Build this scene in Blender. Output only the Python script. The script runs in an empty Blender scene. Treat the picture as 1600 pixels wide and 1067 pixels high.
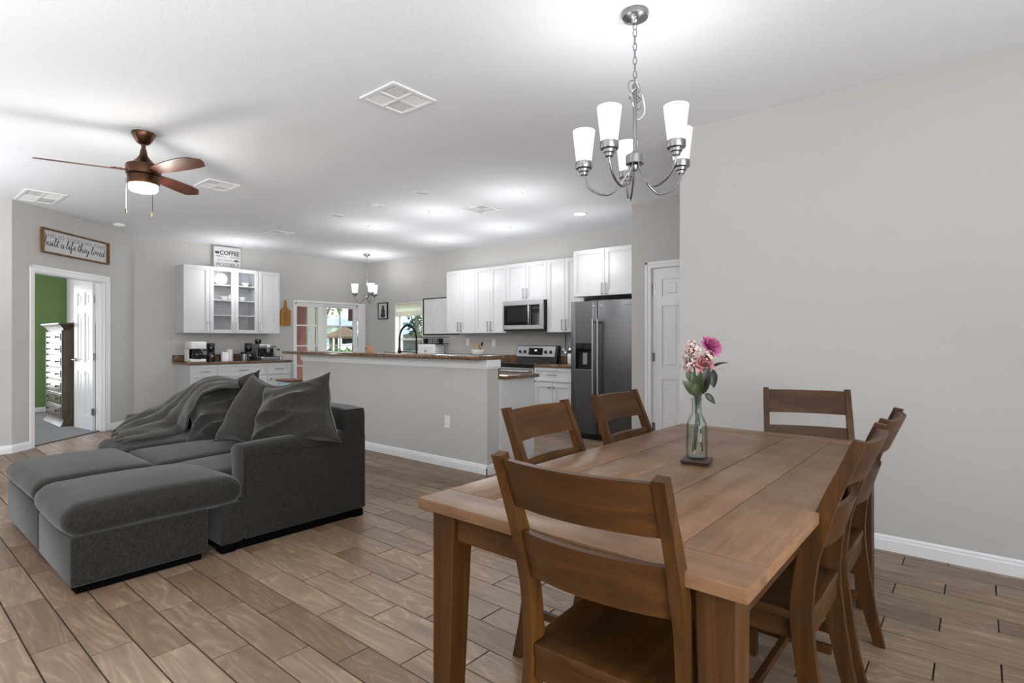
import bpy, bmesh, math, random
from mathutils import Vector, Matrix, noise

# ------------------------------------------------------------------ scene, camera, sky, daylight, exposure
scn = bpy.context.scene
COL = scn.collection
A40 = math.atan2(730, 867)                      # the room's axes are turned 40 degrees against the view
cam_data = bpy.data.cameras.new('camera')
cam = bpy.data.objects.new('camera', cam_data)
COL.objects.link(cam)
cam.location = (0, 0, 1.24)
cam.rotation_euler = (math.pi / 2, 0, A40)
cam_data.sensor_width = 36
cam_data.lens = 36 * 867 / 1600
cam_data.shift_y = -2.5 / 1600
cam_data.clip_start = 0.05
cam_data.clip_end = 300
scn.camera = cam

world = bpy.data.worlds.new('world')
scn.world = world
world.use_nodes = True
wn = world.node_tree
wbg = wn.nodes['Background']
sky = wn.nodes.new('ShaderNodeTexSky')
sky.sky_type = 'NISHITA'
sky.sun_disc = False
sky.sun_elevation = math.radians(48)
sky.sun_rotation = math.radians(60)
sky.air_density = 1.2
sky.dust_density = 3.0
wn.links.new(sky.outputs[0], wbg.inputs[0])
wbg.inputs[1].default_value = 0.6

def sun_light():
    d = bpy.data.lights.new('sun', 'SUN'); d.energy = 2.2; d.angle = 0.02; d.color = (1, .96, .9)
    o = bpy.data.objects.new('sun', d); COL.objects.link(o)
    o.rotation_euler = Vector((-.45, -.35, -.82)).to_track_quat('-Z', 'Y').to_euler()
sun_light()

def area(name, loc, rot, sx, sy, power, col=(1, 1, 1), spread=180):
    d = bpy.data.lights.new(name, 'AREA'); d.shape = 'RECTANGLE'; d.size = sx; d.size_y = sy
    d.energy = power; d.color = col; d.spread = math.radians(spread)
    o = bpy.data.objects.new(name, d); COL.objects.link(o); o.location = loc; o.rotation_euler = rot
    return o
# daylight through the glazed door beside the viewer and the bedroom windows; added unseen fills without fixtures brighten the ceiling
DAY = (.965, .985, 1)
area('window_daylight', (2.76, -.6, 1.28), (math.radians(105), 0, math.radians(90)), 3.3, 2.2, 115, DAY, 125)
area('window_daylight', (-10.6, -2.66, 1.5), (math.radians(95), 0, 0), 1.9, 1.4, 50, DAY)
area('window_daylight', (-12.42, 1.0, 1.3), (math.radians(90), 0, math.radians(-90)), 1.4, 1.8, 45, DAY)
for _x, _y, _p in ((1.3, -1.0, 44), (-2.4, -1.3, 58), (-6.5, -1.0, 66), (1.9, 2.0, 22)):
    area('added_ceiling_fill', (_x, _y, 1.3), (math.radians(180), 0, 0), 1.3, 1.3, _p, (.93, .965, 1))

vs = scn.view_settings
scn.display_settings.display_device = 'sRGB'
vs.view_transform = 'Standard'; vs.look = 'None'; vs.exposure = 0.50; vs.gamma = 1.0; vs.use_curve_mapping = False
scn.cycles.use_denoising = True
scn.cycles.max_bounces = 10
scn.cycles.diffuse_bounces = 5
scn.cycles.glossy_bounces = 4
scn.cycles.transmission_bounces = 8
scn.cycles.sample_clamp_indirect = 6.0
scn.cycles.caustics_reflective = False
scn.cycles.caustics_refractive = False

# ------------------------------------------------------------------ helpers
H = 2.78
X_, Y_, Z_ = Vector((1, 0, 0)), Vector((0, 1, 0)), Vector((0, 0, 1))

def lin(r, g, b):
    f = lambda c: (c / 255 / 12.92) if c / 255 <= .04045 else ((c / 255 + .055) / 1.055) ** 2.4
    return (f(r), f(g), f(b), 1)

def origin(p):
    v = Vector((0, 0, 0))
    while p is not None:
        v += Vector(p.location); p = p.parent
    return v

class MB:
    """collects shapes in world coordinates and links them as one mesh object"""
    def __init__(s): s.bm = bmesh.new()
    def _bev(s, verts, b, seg):
        if b > 0:
            es = list({e for v in verts for e in v.link_edges})
            bmesh.ops.bevel(s.bm, geom=es, offset=b, segments=seg, profile=.5, affect='EDGES', clamp_overlap=True)
    def obox(s, o, U, V, W, du, dv, dw, b=0, seg=1):
        o = Vector(o); U, V, W = Vector(U) * du, Vector(V) * dv, Vector(W) * dw
        c = [o + U * i + V * j + W * k for i in (0, 1) for j in (0, 1) for k in (0, 1)]
        vs_ = [s.bm.verts.new(p) for p in c]
        fs = [(0, 1, 3, 2), (4, 6, 7, 5), (0, 4, 5, 1), (2, 3, 7, 6), (0, 2, 6, 4), (1, 5, 7, 3)]
        flip = U.cross(V).dot(W) < 0
        for f in fs:
            ff = [vs_[i] for i in f]
            s.bm.faces.new(ff[::-1] if flip else ff)
        s._bev(vs_, b, seg)
        return s
    def box(s, x0, x1, y0, y1, z0, z1, b=0, seg=1):
        return s.obox((x0, y0, z0), X_, Y_, Z_, x1 - x0, y1 - y0, z1 - z0, b, seg)
    def hexa(s, c, b=0, seg=1):
        """8 corners: 4 bottom (ccw), 4 top"""
        v = [s.bm.verts.new(p) for p in c]
        for f in [(3, 2, 1, 0), (4, 5, 6, 7), (0, 1, 5, 4), (1, 2, 6, 5), (2, 3, 7, 6), (3, 0, 4, 7)]:
            s.bm.faces.new([v[i] for i in f])
        s._bev(v, b, seg)
        return s
    def lathe(s, prof, c=(0, 0, 0), n=24, axis=Z_, cap=True):
        axis = Vector(axis).normalized()
        q = Z_.rotation_difference(axis); c = Vector(c)
        rings = []
        for r, z in prof:
            rings.append([s.bm.verts.new(c + q @ Vector((r * math.cos(2 * math.pi * i / n), r * math.sin(2 * math.pi * i / n), z))) for i in range(n)])
        for a, b in zip(rings, rings[1:]):
            for i in range(n):
                s.bm.faces.new((a[i], a[(i + 1) % n], b[(i + 1) % n], b[i]))
        if cap:
            if prof[0][0] > 1e-4: s.bm.faces.new(rings[0][::-1])
            if prof[-1][0] > 1e-4: s.bm.faces.new(rings[-1])
        return s
    def cyl(s, p, q, r, n=12, r2=None):
        p, q = Vector(p), Vector(q)
        return s.lathe([(r, 0), (r if r2 is None else r2, (q - p).length)], p, n, q - p)
    def tube(s, pts, r, n=8, closed=False):
        pts = [Vector(p) for p in pts]; m = len(pts)
        rr = r if isinstance(r, (list, tuple)) else [r] * m
        rings = []; ref = None
        for i, p in enumerate(pts):
            if closed: t = pts[(i + 1) % m] - pts[i - 1]
            else: t = pts[min(i + 1, m - 1)] - pts[max(i - 1, 0)]
            t.normalize()
            if ref is None: ref = Z_ if abs(t.z) < .9 else X_
            a = t.cross(ref)
            if a.length < 1e-4: a = t.cross(Y_)
            a.normalize(); b = t.cross(a).normalized(); ref = -b if False else a.cross(t)
            rings.append([s.bm.verts.new(p + (a * math.cos(2 * math.pi * k / n) + b * math.sin(2 * math.pi * k / n)) * rr[i]) for k in range(n)])
        pairs = list(zip(rings, rings[1:])) + ([(rings[-1], rings[0])] if closed else [])
        for A, B in pairs:
            for k in range(n):
                s.bm.faces.new((A[k], A[(k + 1) % n], B[(k + 1) % n], B[k]))
        if not closed:
            s.bm.faces.new(rings[0][::-1]); s.bm.faces.new(rings[-1])
        return s
    def surf(s, f, nu, nv, wrapu=False):
        g = [[s.bm.verts.new(f(i / nu, j / nv)) for j in range(nv + 1)] for i in range(nu + (0 if wrapu else 1))]
        m = len(g)
        for i in range(nu):
            for j in range(nv):
                s.bm.faces.new((g[i][j], g[(i + 1) % m][j], g[(i + 1) % m][j + 1], g[i][j + 1]))
        return s
    def prism(s, pts2, o, U, V, W, d, b=0):
        o, U, V, W = Vector(o), Vector(U), Vector(V), Vector(W)
        a = [s.bm.verts.new(o + U * x + V * y) for x, y in pts2]
        c = [s.bm.verts.new(o + U * x + V * y + W * d) for x, y in pts2]
        n = len(a)
        s.bm.faces.new(a[::-1]); s.bm.faces.new(c)
        for i in range(n): s.bm.faces.new((a[i], a[(i + 1) % n], c[(i + 1) % n], c[i]))
        s._bev(a + c, b, 1)
        return s
    def softbox(s, x0, x1, y0, y1, z0, z1, r, n=10, puff=0.0, nz=0.0, seed=0, side=0.0, M=None):
        cx, cy, cz = (x0 + x1) / 2, (y0 + y1) / 2, (z0 + z1) / 2
        hx, hy, hz = (x1 - x0) / 2, (y1 - y0) / 2, (z1 - z0) / 2
        r = min(r, hx, hy, hz)
        def put(a, b, c):
            a, b, c = [math.copysign(abs(t) ** .8, t) for t in (a, b, c)]
            p = Vector((a * hx, b * hy, c * hz))
            q = Vector((max(-hx + r, min(hx - r, p.x)), max(-hy + r, min(hy - r, p.y)), max(-hz + r, min(hz - r, p.z))))
            d = p - q
            if d.length > 1e-6: p = q + d.normalized() * r
            if puff: p.z += puff * (1 - a * a) * (1 - b * b) * (1 if c > 0 else .2 * c) * (1 if c > 0 else 1) * max(0, c if c > 0 else -c)
            if side:
                p.x += side * a * (1 - b * b) * (1 - c * c); p.y += side * b * (1 - a * a) * (1 - c * c)
            if nz:
                w = p * 4 + Vector((seed * 3.1, seed * 1.7, 0))
                p += p.normalized() * nz * (noise.noise(w) + .5 * noise.noise(w * 2.3))
            v = p + Vector((cx, cy, cz))
            return (M @ v) if M is not None else v
        st = len(s.bm.verts)
        L = lambda t: 2 * t - 1
        s.surf(lambda u, v: put(L(u), L(v), 1), n, n)
        s.surf(lambda u, v: put(L(v), L(u), -1), n, n)
        k = max(4, n // 2)
        s.surf(lambda u, v: put(L(u), -1, L(v)), n, k)
        s.surf(lambda u, v: put(-L(u), 1, L(v)), n, k)
        s.surf(lambda u, v: put(1, L(u), L(v)), n, k)
        s.surf(lambda u, v: put(-1, -L(u), L(v)), n, k)
        s.bm.verts.ensure_lookup_table()
        return s
    def build(s, name, mat, parent=None, weld=0.0, angle=40, flat=False):
        bm = s.bm
        if weld: bmesh.ops.remove_doubles(bm, verts=bm.verts, dist=weld)
        bmesh.ops.recalc_face_normals(bm, faces=bm.faces)
        if not flat:
            th = math.radians(angle)
            for f in bm.faces: f.smooth = True
            for e in bm.edges:
                e.smooth = len(e.link_faces) != 2 or e.calc_face_angle(0) < th
        if parent is not None:
            o = origin(parent)
            if o.length: bmesh.ops.translate(bm, verts=bm.verts, vec=-o)
        me = bpy.data.meshes.new(name)
        bm.to_mesh(me); bm.free()
        me.materials.append(mat)
        ob = bpy.data.objects.new(name, me); COL.objects.link(ob)
        if parent is not None: ob.parent = parent
        return ob

def tag(o, label=None, cat=None, group=None, kind=None):
    for k, v in (('label', label), ('category', cat), ('group', group), ('kind', kind)):
        if v: o[k] = v
    return o
def thing(name, loc, label, cat, group=None):
    o = bpy.data.objects.new(name, None); o.empty_display_size = .1; COL.objects.link(o); o.location = loc
    return tag(o, label, cat, group)
def copy_tree(o, parent=None):
    c = o.copy(); COL.objects.link(c); c.parent = parent
    for ch in [x for x in COL.objects if x.parent == o]: copy_tree(ch, c)
    return c
def put(o, loc, rz=0, label=None):
    o.location = loc; o.rotation_euler = (0, 0, rz)
    if label: o['label'] = label
    return o
def struct(o): o['kind'] = 'structure'; return o

# ------------------------------------------------------------------ materials
class NT:
    def __init__(s, name):
        s.m = bpy.data.materials.new(name); s.m.use_nodes = True
        s.t = s.m.node_tree; s.b = s.t.nodes['Principled BSDF']
    def n(s, typ, **kw):
        nd = s.t.nodes.new(typ)
        for k, v in kw.items():
            if k in nd.inputs: nd.inputs[k].default_value = v
            else: setattr(nd, k, v)
        return nd
    def l(s, a, b): s.t.links.new(a, b)
    def ramp(s, fac, stops):
        r = s.n('ShaderNodeValToRGB'); e = r.color_ramp.elements
        while len(e) < len(stops): e.new(.5)
        for x, (p, c) in zip(e, stops): x.position = p; x.color = c
        s.l(fac, r.inputs[0]); return r.outputs[0]
    def mix(s, fac, a, b, mode='MIX'):
        m = s.n('ShaderNodeMix', data_type='RGBA', blend_type=mode)
        for sock, v in ((m.inputs[0], fac), (m.inputs[6], a), (m.inputs[7], b)):
            if hasattr(v, 'is_output'): s.l(v, sock)
            else: sock.default_value = v
        return m.outputs[2]
    def math(s, op, a, b=0.0, c=0.0):
        m = s.n('ShaderNodeMath', operation=op)
        for i, v in enumerate((a, b, c)):
            if hasattr(v, 'is_output'): s.l(v, m.inputs[i])
            else: m.inputs[i].default_value = v
        return m.outputs[0]
    def bump(s, h, st, d=.01):
        b = s.n('ShaderNodeBump'); b.inputs['Strength'].default_value = st; b.inputs['Distance'].default_value = d
        s.l(h, b.inputs['Height']); s.l(b.outputs[0], s.b.inputs['Normal'])
    def set(s, **kw):
        for k, v in kw.items(): s.b.inputs[k.replace('_', ' ')].default_value = v
        return s

def plain(name, col, rough=.5, metal=0, nscale=0, namp=.06, bump=0, bscale=60, **kw):
    t = NT(name); c = lin(*col)
    t.set(Roughness=rough, Metallic=metal, Base_Color=c, **kw)
    if nscale or bump:
        tc = t.n('ShaderNodeTexCoord')
    if nscale:
        nz = t.n('ShaderNodeTexNoise', Scale=nscale, Detail=4.0)
        t.l(tc.outputs['Object'], nz.inputs['Vector'])
        lo = tuple(max(0, v * (1 - namp)) for v in c[:3]) + (1,); hi = tuple(min(1, v * (1 + namp)) for v in c[:3]) + (1,)
        t.l(t.ramp(nz.outputs[0], [(.3, lo), (.7, hi)]), t.b.inputs['Base Color'])
    if bump:
        nb = t.n('ShaderNodeTexNoise', Scale=bscale, Detail=3.0)
        t.l(tc.outputs['Object'], nb.inputs['Vector']); t.bump(nb.outputs[0], bump, .004)
    return t.m

def emit(name, col, s, base=(255, 255, 255)):
    t = NT(name); t.set(Base_Color=lin(*base), Emission_Color=lin(*col), Emission_Strength=s, Roughness=.4)
    return t.m

def wood(name, dark, mid, light, axis, rough=.38, gs=1.0, contrast=1.0, streak=30, spec=.5):
    t = NT(name); tc = t.n('ShaderNodeTexCoord'); oi = t.n('ShaderNodeObjectInfo')
    mp = t.n('ShaderNodeMapping'); sc = [streak * gs] * 3; sc[axis] = 1.6 * gs
    mp.inputs['Scale'].default_value = sc
    off = t.n('ShaderNodeVectorMath', operation='SCALE'); off.inputs[0].default_value = (7, 11, 5)
    t.l(oi.outputs['Random'], off.inputs['Scale'])
    add = t.n('ShaderNodeVectorMath', operation='ADD')
    t.l(tc.outputs['Object'], add.inputs[0]); t.l(off.outputs[0], add.inputs[1])
    t.l(add.outputs[0], mp.inputs['Vector'])
    n1 = t.n('ShaderNodeTexNoise', Scale=.55, Detail=5.0, Roughness=.6, Distortion=.8); t.l(mp.outputs[0], n1.inputs['Vector'])
    n2 = t.n('ShaderNodeTexNoise', Scale=5.0, Detail=4.0, Roughness=.6); t.l(add.outputs[0], n2.inputs['Vector'])
    mp3 = t.n('ShaderNodeMapping'); s3 = [260 * gs] * 3; s3[axis] = 14 * gs; mp3.inputs['Scale'].default_value = s3
    t.l(add.outputs[0], mp3.inputs['Vector'])
    n3 = t.n('ShaderNodeTexNoise', Scale=1.0, Detail=2.0); t.l(mp3.outputs[0], n3.inputs['Vector'])
    c1 = t.ramp(n1.outputs[0], [(.22, lin(*dark)), (.5, lin(*mid)), (.82, lin(*light))])
    c2 = t.ramp(n2.outputs[0], [(.3, (.74, .72, .70, 1)), (.7, (1.1, 1.09, 1.07, 1))])
    c3 = t.ramp(n3.outputs[0], [(.32, (.62, .60, .58, 1)), (.5, (1, 1, 1, 1))])
    c = t.mix(.8, c1, c2, 'MULTIPLY')
    t.l(t.mix(.55, c, c3, 'MULTIPLY'), t.b.inputs['Base Color'])
    t.l(t.ramp(n2.outputs[0], [(.2, (rough + .10,) * 3 + (1,)), (.8, (rough - .06,) * 3 + (1,))]), t.b.inputs['Roughness'])
    t.bump(n3.outputs[0], .10, .002); t.set(Specular_IOR_Level=spec)
    return t.m

def fabric(name, c0, c1, scale=420, bump=.5, rough=.95):
    t = NT(name); tc = t.n('ShaderNodeTexCoord')
    n1 = t.n('ShaderNodeTexNoise', Scale=scale, Detail=2.0, Roughness=.7); t.l(tc.outputs['Object'], n1.inputs['Vector'])
    mp = t.n('ShaderNodeMapping'); mp.inputs['Scale'].default_value = (1, 1, .55); t.l(tc.outputs['Object'], mp.inputs['Vector'])
    n2 = t.n('ShaderNodeTexNoise', Scale=scale * .42, Detail=3.0, Roughness=.7); t.l(mp.outputs[0], n2.inputs['Vector'])
    n3 = t.n('ShaderNodeTexNoise', Scale=6.0, Detail=3.0); t.l(tc.outputs['Object'], n3.inputs['Vector'])
    f = t.math('MULTIPLY_ADD', n2.outputs[0], .5, t.math('MULTIPLY', n1.outputs[0], .5))
    c = t.ramp(f, [(.35, lin(*c0)), (.66, lin(*c1))])
    c = t.mix(.5, c, t.ramp(n3.outputs[0], [(.3, (.8, .8, .8, 1)), (.7, (1.1, 1.1, 1.1, 1))]), 'MULTIPLY')
    t.l(c, t.b.inputs['Base Color']); t.set(Roughness=rough, Sheen_Weight=.22, Sheen_Roughness=.45, Specular_IOR_Level=.15)
    t.bump(f, bump, .002)
    return t.m

def granite(name):
    t = NT(name); tc = t.n('ShaderNodeTexCoord')
    v = t.n('ShaderNodeTexVoronoi', Scale=95.0); t.l(tc.outputs['Object'], v.inputs['Vector'])
    n1 = t.n('ShaderNodeTexNoise', Scale=26.0, Detail=6.0, Roughness=.7); t.l(tc.outputs['Object'], n1.inputs['Vector'])
    a = t.ramp(n1.outputs[0], [(.3, lin(44, 32, 24)), (.45, lin(96, 72, 52)), (.6, lin(134, 104, 78)), (.75, lin(72, 52, 38))])
    sep = t.n('ShaderNodeSeparateColor'); t.l(v.outputs['Color'], sep.inputs[0])
    b = t.ramp(sep.outputs[0], [(.1, lin(32, 24, 20)), (.4, lin(118, 90, 68)), (.75, lin(92, 66, 48)), (.95, lin(170, 146, 120))])
    t.l(t.mix(.45, a, b), t.b.inputs['Base Color']); t.set(Roughness=.12)
    return t.m

def brushed(name, col, rough, axis=0, metal=1.0):
    t = NT(name); tc = t.n('ShaderNodeTexCoord'); mp = t.n('ShaderNodeMapping')
    sc = [400] * 3; sc[axis] = 4; mp.inputs['Scale'].default_value = sc
    t.l(tc.outputs['Object'], mp.inputs['Vector'])
    n = t.n('ShaderNodeTexNoise', Scale=1.0, Detail=2.0); t.l(mp.outputs[0], n.inputs['Vector'])
    t.l(t.ramp(n.outputs[0], [(.3, (rough - .05,) * 3 + (1,)), (.7, (rough + .08,) * 3 + (1,))]), t.b.inputs['Roughness'])
    t.set(Base_Color=lin(*col), Metallic=metal)
    return t.m

def floor_tile(name):
    t = NT(name); geo = t.n('ShaderNodeNewGeometry'); sp = t.n('ShaderNodeSeparateXYZ'); t.l(geo.outputs['Position'], sp.inputs[0])
    row = t.math('FLOOR', t.math('DIVIDE', t.math('SUBTRACT', sp.outputs[1], .597), .149))
    col = t.math('FLOOR', t.math('DIVIDE', t.math('SUBTRACT', sp.outputs[0], t.math('MULTIPLY_ADD', row, .195, -2.666)), .585))
    cv = t.n('ShaderNodeCombineXYZ'); t.l(row, cv.inputs[0]); t.l(col, cv.inputs[1])
    wn_ = t.n('ShaderNodeTexWhiteNoise', noise_dimensions='3D'); t.l(cv.outputs[0], wn_.inputs[0])
    off = t.n('ShaderNodeVectorMath', operation='SCALE'); t.l(wn_.outputs['Color'], off.inputs[0]); off.inputs['Scale'].default_value = 37.0
    add = t.n('ShaderNodeVectorMath', operation='ADD'); t.l(geo.outputs['Position'], add.inputs[0]); t.l(off.outputs[0], add.inputs[1])
    mp = t.n('ShaderNodeMapping'); mp.inputs['Scale'].default_value = (1.6, 9.0, 1); t.l(add.outputs[0], mp.inputs['Vector'])
    mp2 = t.n('ShaderNodeMapping'); mp2.inputs['Scale'].default_value = (5, 110, 1); t.l(add.outputs[0], mp2.inputs['Vector'])
    n0 = t.n('ShaderNodeTexNoise', Scale=.85, Detail=1.5, Roughness=.5, Distortion=.7); t.l(mp.outputs[0], n0.inputs['Vector'])
    # cathedral figure: contour bands of a smooth stretched field
    band = t.math('ABSOLUTE', t.math('SINE', t.math('MULTIPLY', n0.outputs[0], 27.0)))
    n1 = t.n('ShaderNodeTexNoise', Scale=1.0, Detail=4.0, Roughness=.7); t.l(mp2.outputs[0], n1.inputs['Vector'])
    n2 = t.n('ShaderNodeTexNoise', Scale=2.2, Detail=3.0); t.l(mp.outputs[0], n2.inputs['Vector'])
    base = t.ramp(wn_.outputs['Value'], [(0, lin(122, 99, 80)), (.35, lin(138, 115, 95)), (.7, lin(150, 128, 107)), (1, lin(130, 106, 87))])
    m2 = t.ramp(n2.outputs[0], [(.28, (.58, .55, .52, 1)), (.5, (1, 1, 1, 1)), (.8, (1.12, 1.12, 1.1, 1))])
    c = t.mix(.75, base, m2, 'MULTIPLY')
    bm_ = t.ramp(band, [(0, (1.5, 1.5, 1.48, 1)), (.14, (1.12, 1.12, 1.12, 1)), (.5, (.95, .95, .95, 1)), (1, (.76, .75, .73, 1))])
    gate = t.ramp(n2.outputs[0], [(.36, (.25, .25, .25, 1)), (.6, (.95, .95, .95, 1))])
    c = t.mix(gate, c, bm_, 'MULTIPLY')
    g = t.ramp(n1.outputs[0], [(.3, (.84, .82, .80, 1)), (.65, (1.05, 1.05, 1.05, 1))])
    c = t.mix(.7, c, g, 'MULTIPLY')
    t.l(c, t.b.inputs['Base Color'])
    t.l(t.ramp(n1.outputs[0], [(.3, (.46,) * 3 + (1,)), (.7, (.36,) * 3 + (1,))]), t.b.inputs['Roughness'])
    t.set(Specular_IOR_Level=.5)
    t.bump(n1.outputs[0], .15, .002)
    return t.m

def glass(name, col=(255, 255, 255), rough=0.0, ior=1.45):
    t = NT(name); t.set(Base_Color=lin(*col), Roughness=rough, IOR=ior, Transmission_Weight=1.0)
    return t.m
def pane_glass(name, tint=(235, 243, 242)):
    t = NT(name); t.t.nodes.remove(t.b)
    tr = t.n('ShaderNodeBsdfTransparent'); tr.inputs[0].default_value = lin(*tint)
    gl = t.n('ShaderNodeBsdfGlossy', Roughness=.02); fr = t.n('ShaderNodeFresnel', IOR=1.45)
    mx = t.n('ShaderNodeMixShader'); geo = t.n('ShaderNodeNewGeometry'); t.l(t.math('MULTIPLY', fr.outputs[0], t.math('SUBTRACT', 1.0, geo.outputs['Backfacing'])), mx.inputs[0]); t.l(tr.outputs[0], mx.inputs[1]); t.l(gl.outputs[0], mx.inputs[2])
    t.l(mx.outputs[0], t.t.nodes['Material Output'].inputs[0])
    return t.m

M = {}
M['wall'] = plain('wall_paint', (194, 191, 187), .75, bump=.10, bscale=180)
M['ceil'] = plain('ceiling_paint', (238, 242, 247), .9, bump=.35, bscale=55)
M['trim'] = plain('white_trim_paint', (236, 237, 239), .35)
M['door'] = plain('white_door_paint', (232, 233, 236), .28)
M['cab'] = plain('white_cabinet_paint', (206, 207, 209), .33)
M['green'] = plain('green_wall_paint', (108, 136, 82), .8, bump=.1, bscale=150)
M['bedwall'] = plain('bedroom_wall_paint', (222, 216, 212), .8)
M['carpet'] = fabric('grey_carpet', (60, 59, 58), (108, 106, 104), 160, .8)
M['tile'] = floor_tile('wood_look_tile')
M['grout'] = plain('dark_grout', (56, 41, 29), .9, nscale=30, namp=.2)
M['sofa'] = fabric('charcoal_weave', (13, 12, 10), (52, 48, 42), 280, .5)
M['pillow'] = fabric('charcoal_chenille', (30, 28, 24), (62, 58, 52), 260, .4)
M['throw'] = fabric('plush_throw', (42, 40, 36), (72, 69, 63), 200, .7)
M['black'] = plain('black_plastic', (14, 14, 15), .35)
M['blackm'] = plain('matt_black_metal', (22, 22, 23), .45, .6)
M['darkfoot'] = plain('black_foot', (4, 4, 4), .95); M['darkfoot'].node_tree.nodes['Principled BSDF'].inputs['Specular IOR Level'].default_value = .05
M['granite'] = granite('brown_granite')
M['steel'] = brushed('brushed_steel', (176, 177, 180), .30, 0)
M['fridge'] = brushed('slate_steel', (112, 113, 116), .36, 0)
M['nickel'] = brushed('brushed_nickel', (146, 145, 146), .27, 2)
M['chrome'] = plain('chrome', (215, 215, 218), .12, 1.0)
M['bronze'] = brushed('oiled_bronze', (92, 66, 50), .36, 2)
M['blade'] = wood('walnut_blade', (52, 26, 17), (84, 44, 30), (112, 64, 45), 0, .38)
TD = ((92, 64, 42), (118, 87, 61), (140, 108, 80))
CD = ((42, 22, 6), (67, 40, 12), (93, 60, 23))
M['table_y'] = wood('table_wood_long', *TD, 1, .36); M['table_x'] = wood('table_wood_cross', *TD, 0, .36)
M['leg_z'] = wood('table_leg_wood', *CD, 2, .44, spec=.3); M['apron'] = wood('apron_wood', *CD, 0, .44, spec=.3)
M['ch_z'] = wood('chair_post_wood', *CD, 2, .44, spec=.3); M['ch_x'] = wood('chair_rail_wood', *CD, 0, .44, spec=.3); M['ch_y'] = wood('chair_seat_wood', *CD, 1, .44, spec=.3)
M['chest'] = wood('weathered_oak', (66, 54, 44), (96, 80, 66), (124, 108, 92), 2, .42)
M['chestd'] = wood('weathered_drawer_oak', (84, 74, 64), (120, 108, 96), (150, 138, 124), 0, .22)
M['board'] = wood('golden_board_wood', (140, 92, 34), (176, 122, 52), (196, 146, 74), 2, .4)
M['frame'] = wood('sign_frame_wood', (70, 48, 22), (110, 78, 36), (140, 104, 54), 0, .5)
M['lightwood'] = wood('pale_wood', (160, 120, 78), (196, 156, 108), (214, 178, 132), 2, .5)
M['dkwood'] = wood('dark_coaster_wood', (30, 20, 16), (50, 34, 27), (66, 46, 38), 0, .4)
M['shade'] = emit('frosted_lit_shade', (255, 253, 250), .68, (150, 150, 152))
M['can'] = emit('lit_lens', (255, 252, 246), 14)
M['canoff'] = plain('unlit_lens', (222, 222, 222), .5)
M['bowl'] = emit('warm_lit_bowl', (255, 226, 196), 5)
M['paper'] = plain('sign_paper', (206, 206, 206), .7, nscale=40, namp=.03)
M['ink'] = plain('charcoal_ink', (74, 76, 82), .7)
M['ink2'] = plain('grey_ink', (126, 124, 136), .7)
M['inkd'] = plain('dark_ink', (62, 62, 66), .7)
t = NT('clear_bottle_glass'); t.t.nodes.remove(t.b)
lw = t.n('ShaderNodeLayerWeight', Blend=.35)
tr = t.n('ShaderNodeBsdfTransparent'); t.l(t.ramp(lw.outputs['Facing'], [(.25, lin(250, 253, 252)), (.75, lin(196, 208, 204)), (1, lin(100, 112, 108))]), tr.inputs[0])
gl = t.n('ShaderNodeBsdfGlossy', Roughness=.03); fr = t.n('ShaderNodeFresnel', IOR=1.45); geo = t.n('ShaderNodeNewGeometry'); mx = t.n('ShaderNodeMixShader')
t.l(t.math('MULTIPLY', fr.outputs[0], t.math('SUBTRACT', 1.0, geo.outputs['Backfacing'])), mx.inputs[0]); t.l(tr.outputs[0], mx.inputs[1]); t.l(gl.outputs[0], mx.inputs[2])
t.l(mx.outputs[0], t.t.nodes['Material Output'].inputs[0])
M['glass'] = t.m
M['pane'] = pane_glass('window_glass')
M['cabglass'] = pane_glass('cabinet_glass', (250, 251, 252))
M['blackglass'] = plain('black_glass', (9, 9, 10), .06)
M['ceramic'] = plain('white_ceramic', (238, 238, 238), .2)
M['plate'] = plain('white_plastic_plate', (235, 235, 234), .4)
M['insulated'] = plain('grey_liner', (140, 140, 142), .5)
M['stem'] = plain('stem_green', (38, 50, 26), .55)
M['leaf'] = plain('leaf_green', (46, 60, 28), .5, nscale=30, namp=.25)
M['leafd'] = plain('dark_leaf', (28, 36, 28), .45, nscale=30, namp=.25)
M['rose'] = plain('magenta_petal', (176, 92, 138), .6, nscale=60, namp=.2)
M['blush'] = plain('blush_petal', (186, 126, 128), .6, nscale=60, namp=.2)
M['white_fl'] = plain('pale_petal', (208, 180, 176), .6, nscale=120, namp=.35)

# ------------------------------------------------------------------ the setting
def wall(name, P, Q, n, t, mat, holes=(), z1=H):
    """wall whose room face runs P->Q; n points away from the room; holes (s0, s1, z0, z1) along it"""
    P, Q, n = Vector((*P, 0)), Vector((*Q, 0)), Vector((*n, 0))
    d = (Q - P); L = d.length; d.normalize(); mb = MB()
    s = 0
    for (a, b, za, zb) in sorted(holes):
        if a > s: mb.obox(P + d * s, d, n, Z_, a - s, t, z1)
        if za > 0: mb.obox(P + d * a, d, n, Z_, b - a, t, za)
        if zb < z1: mb.obox(P + d * a + Z_ * zb, d, n, Z_, b - a, t, z1 - zb)
        s = b
    if s < L: mb.obox(P + d * s, d, n, Z_, L - s, t, z1)
    return struct(mb.build(name, mat, flat=True))

DA = Vector((-9.5, 2.66, 0)); DB = Vector((-8.1, 1.12, 0))
DD = (DB - DA).normalized(); DN = Vector((-DD.y, DD.x, 0))      # DN points into the room
if DN.x < 0: DN = -DN
DL = (DB - DA).length
def D(s, off, z): return DA + DD * s + DN * off + Z_ * z

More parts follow.
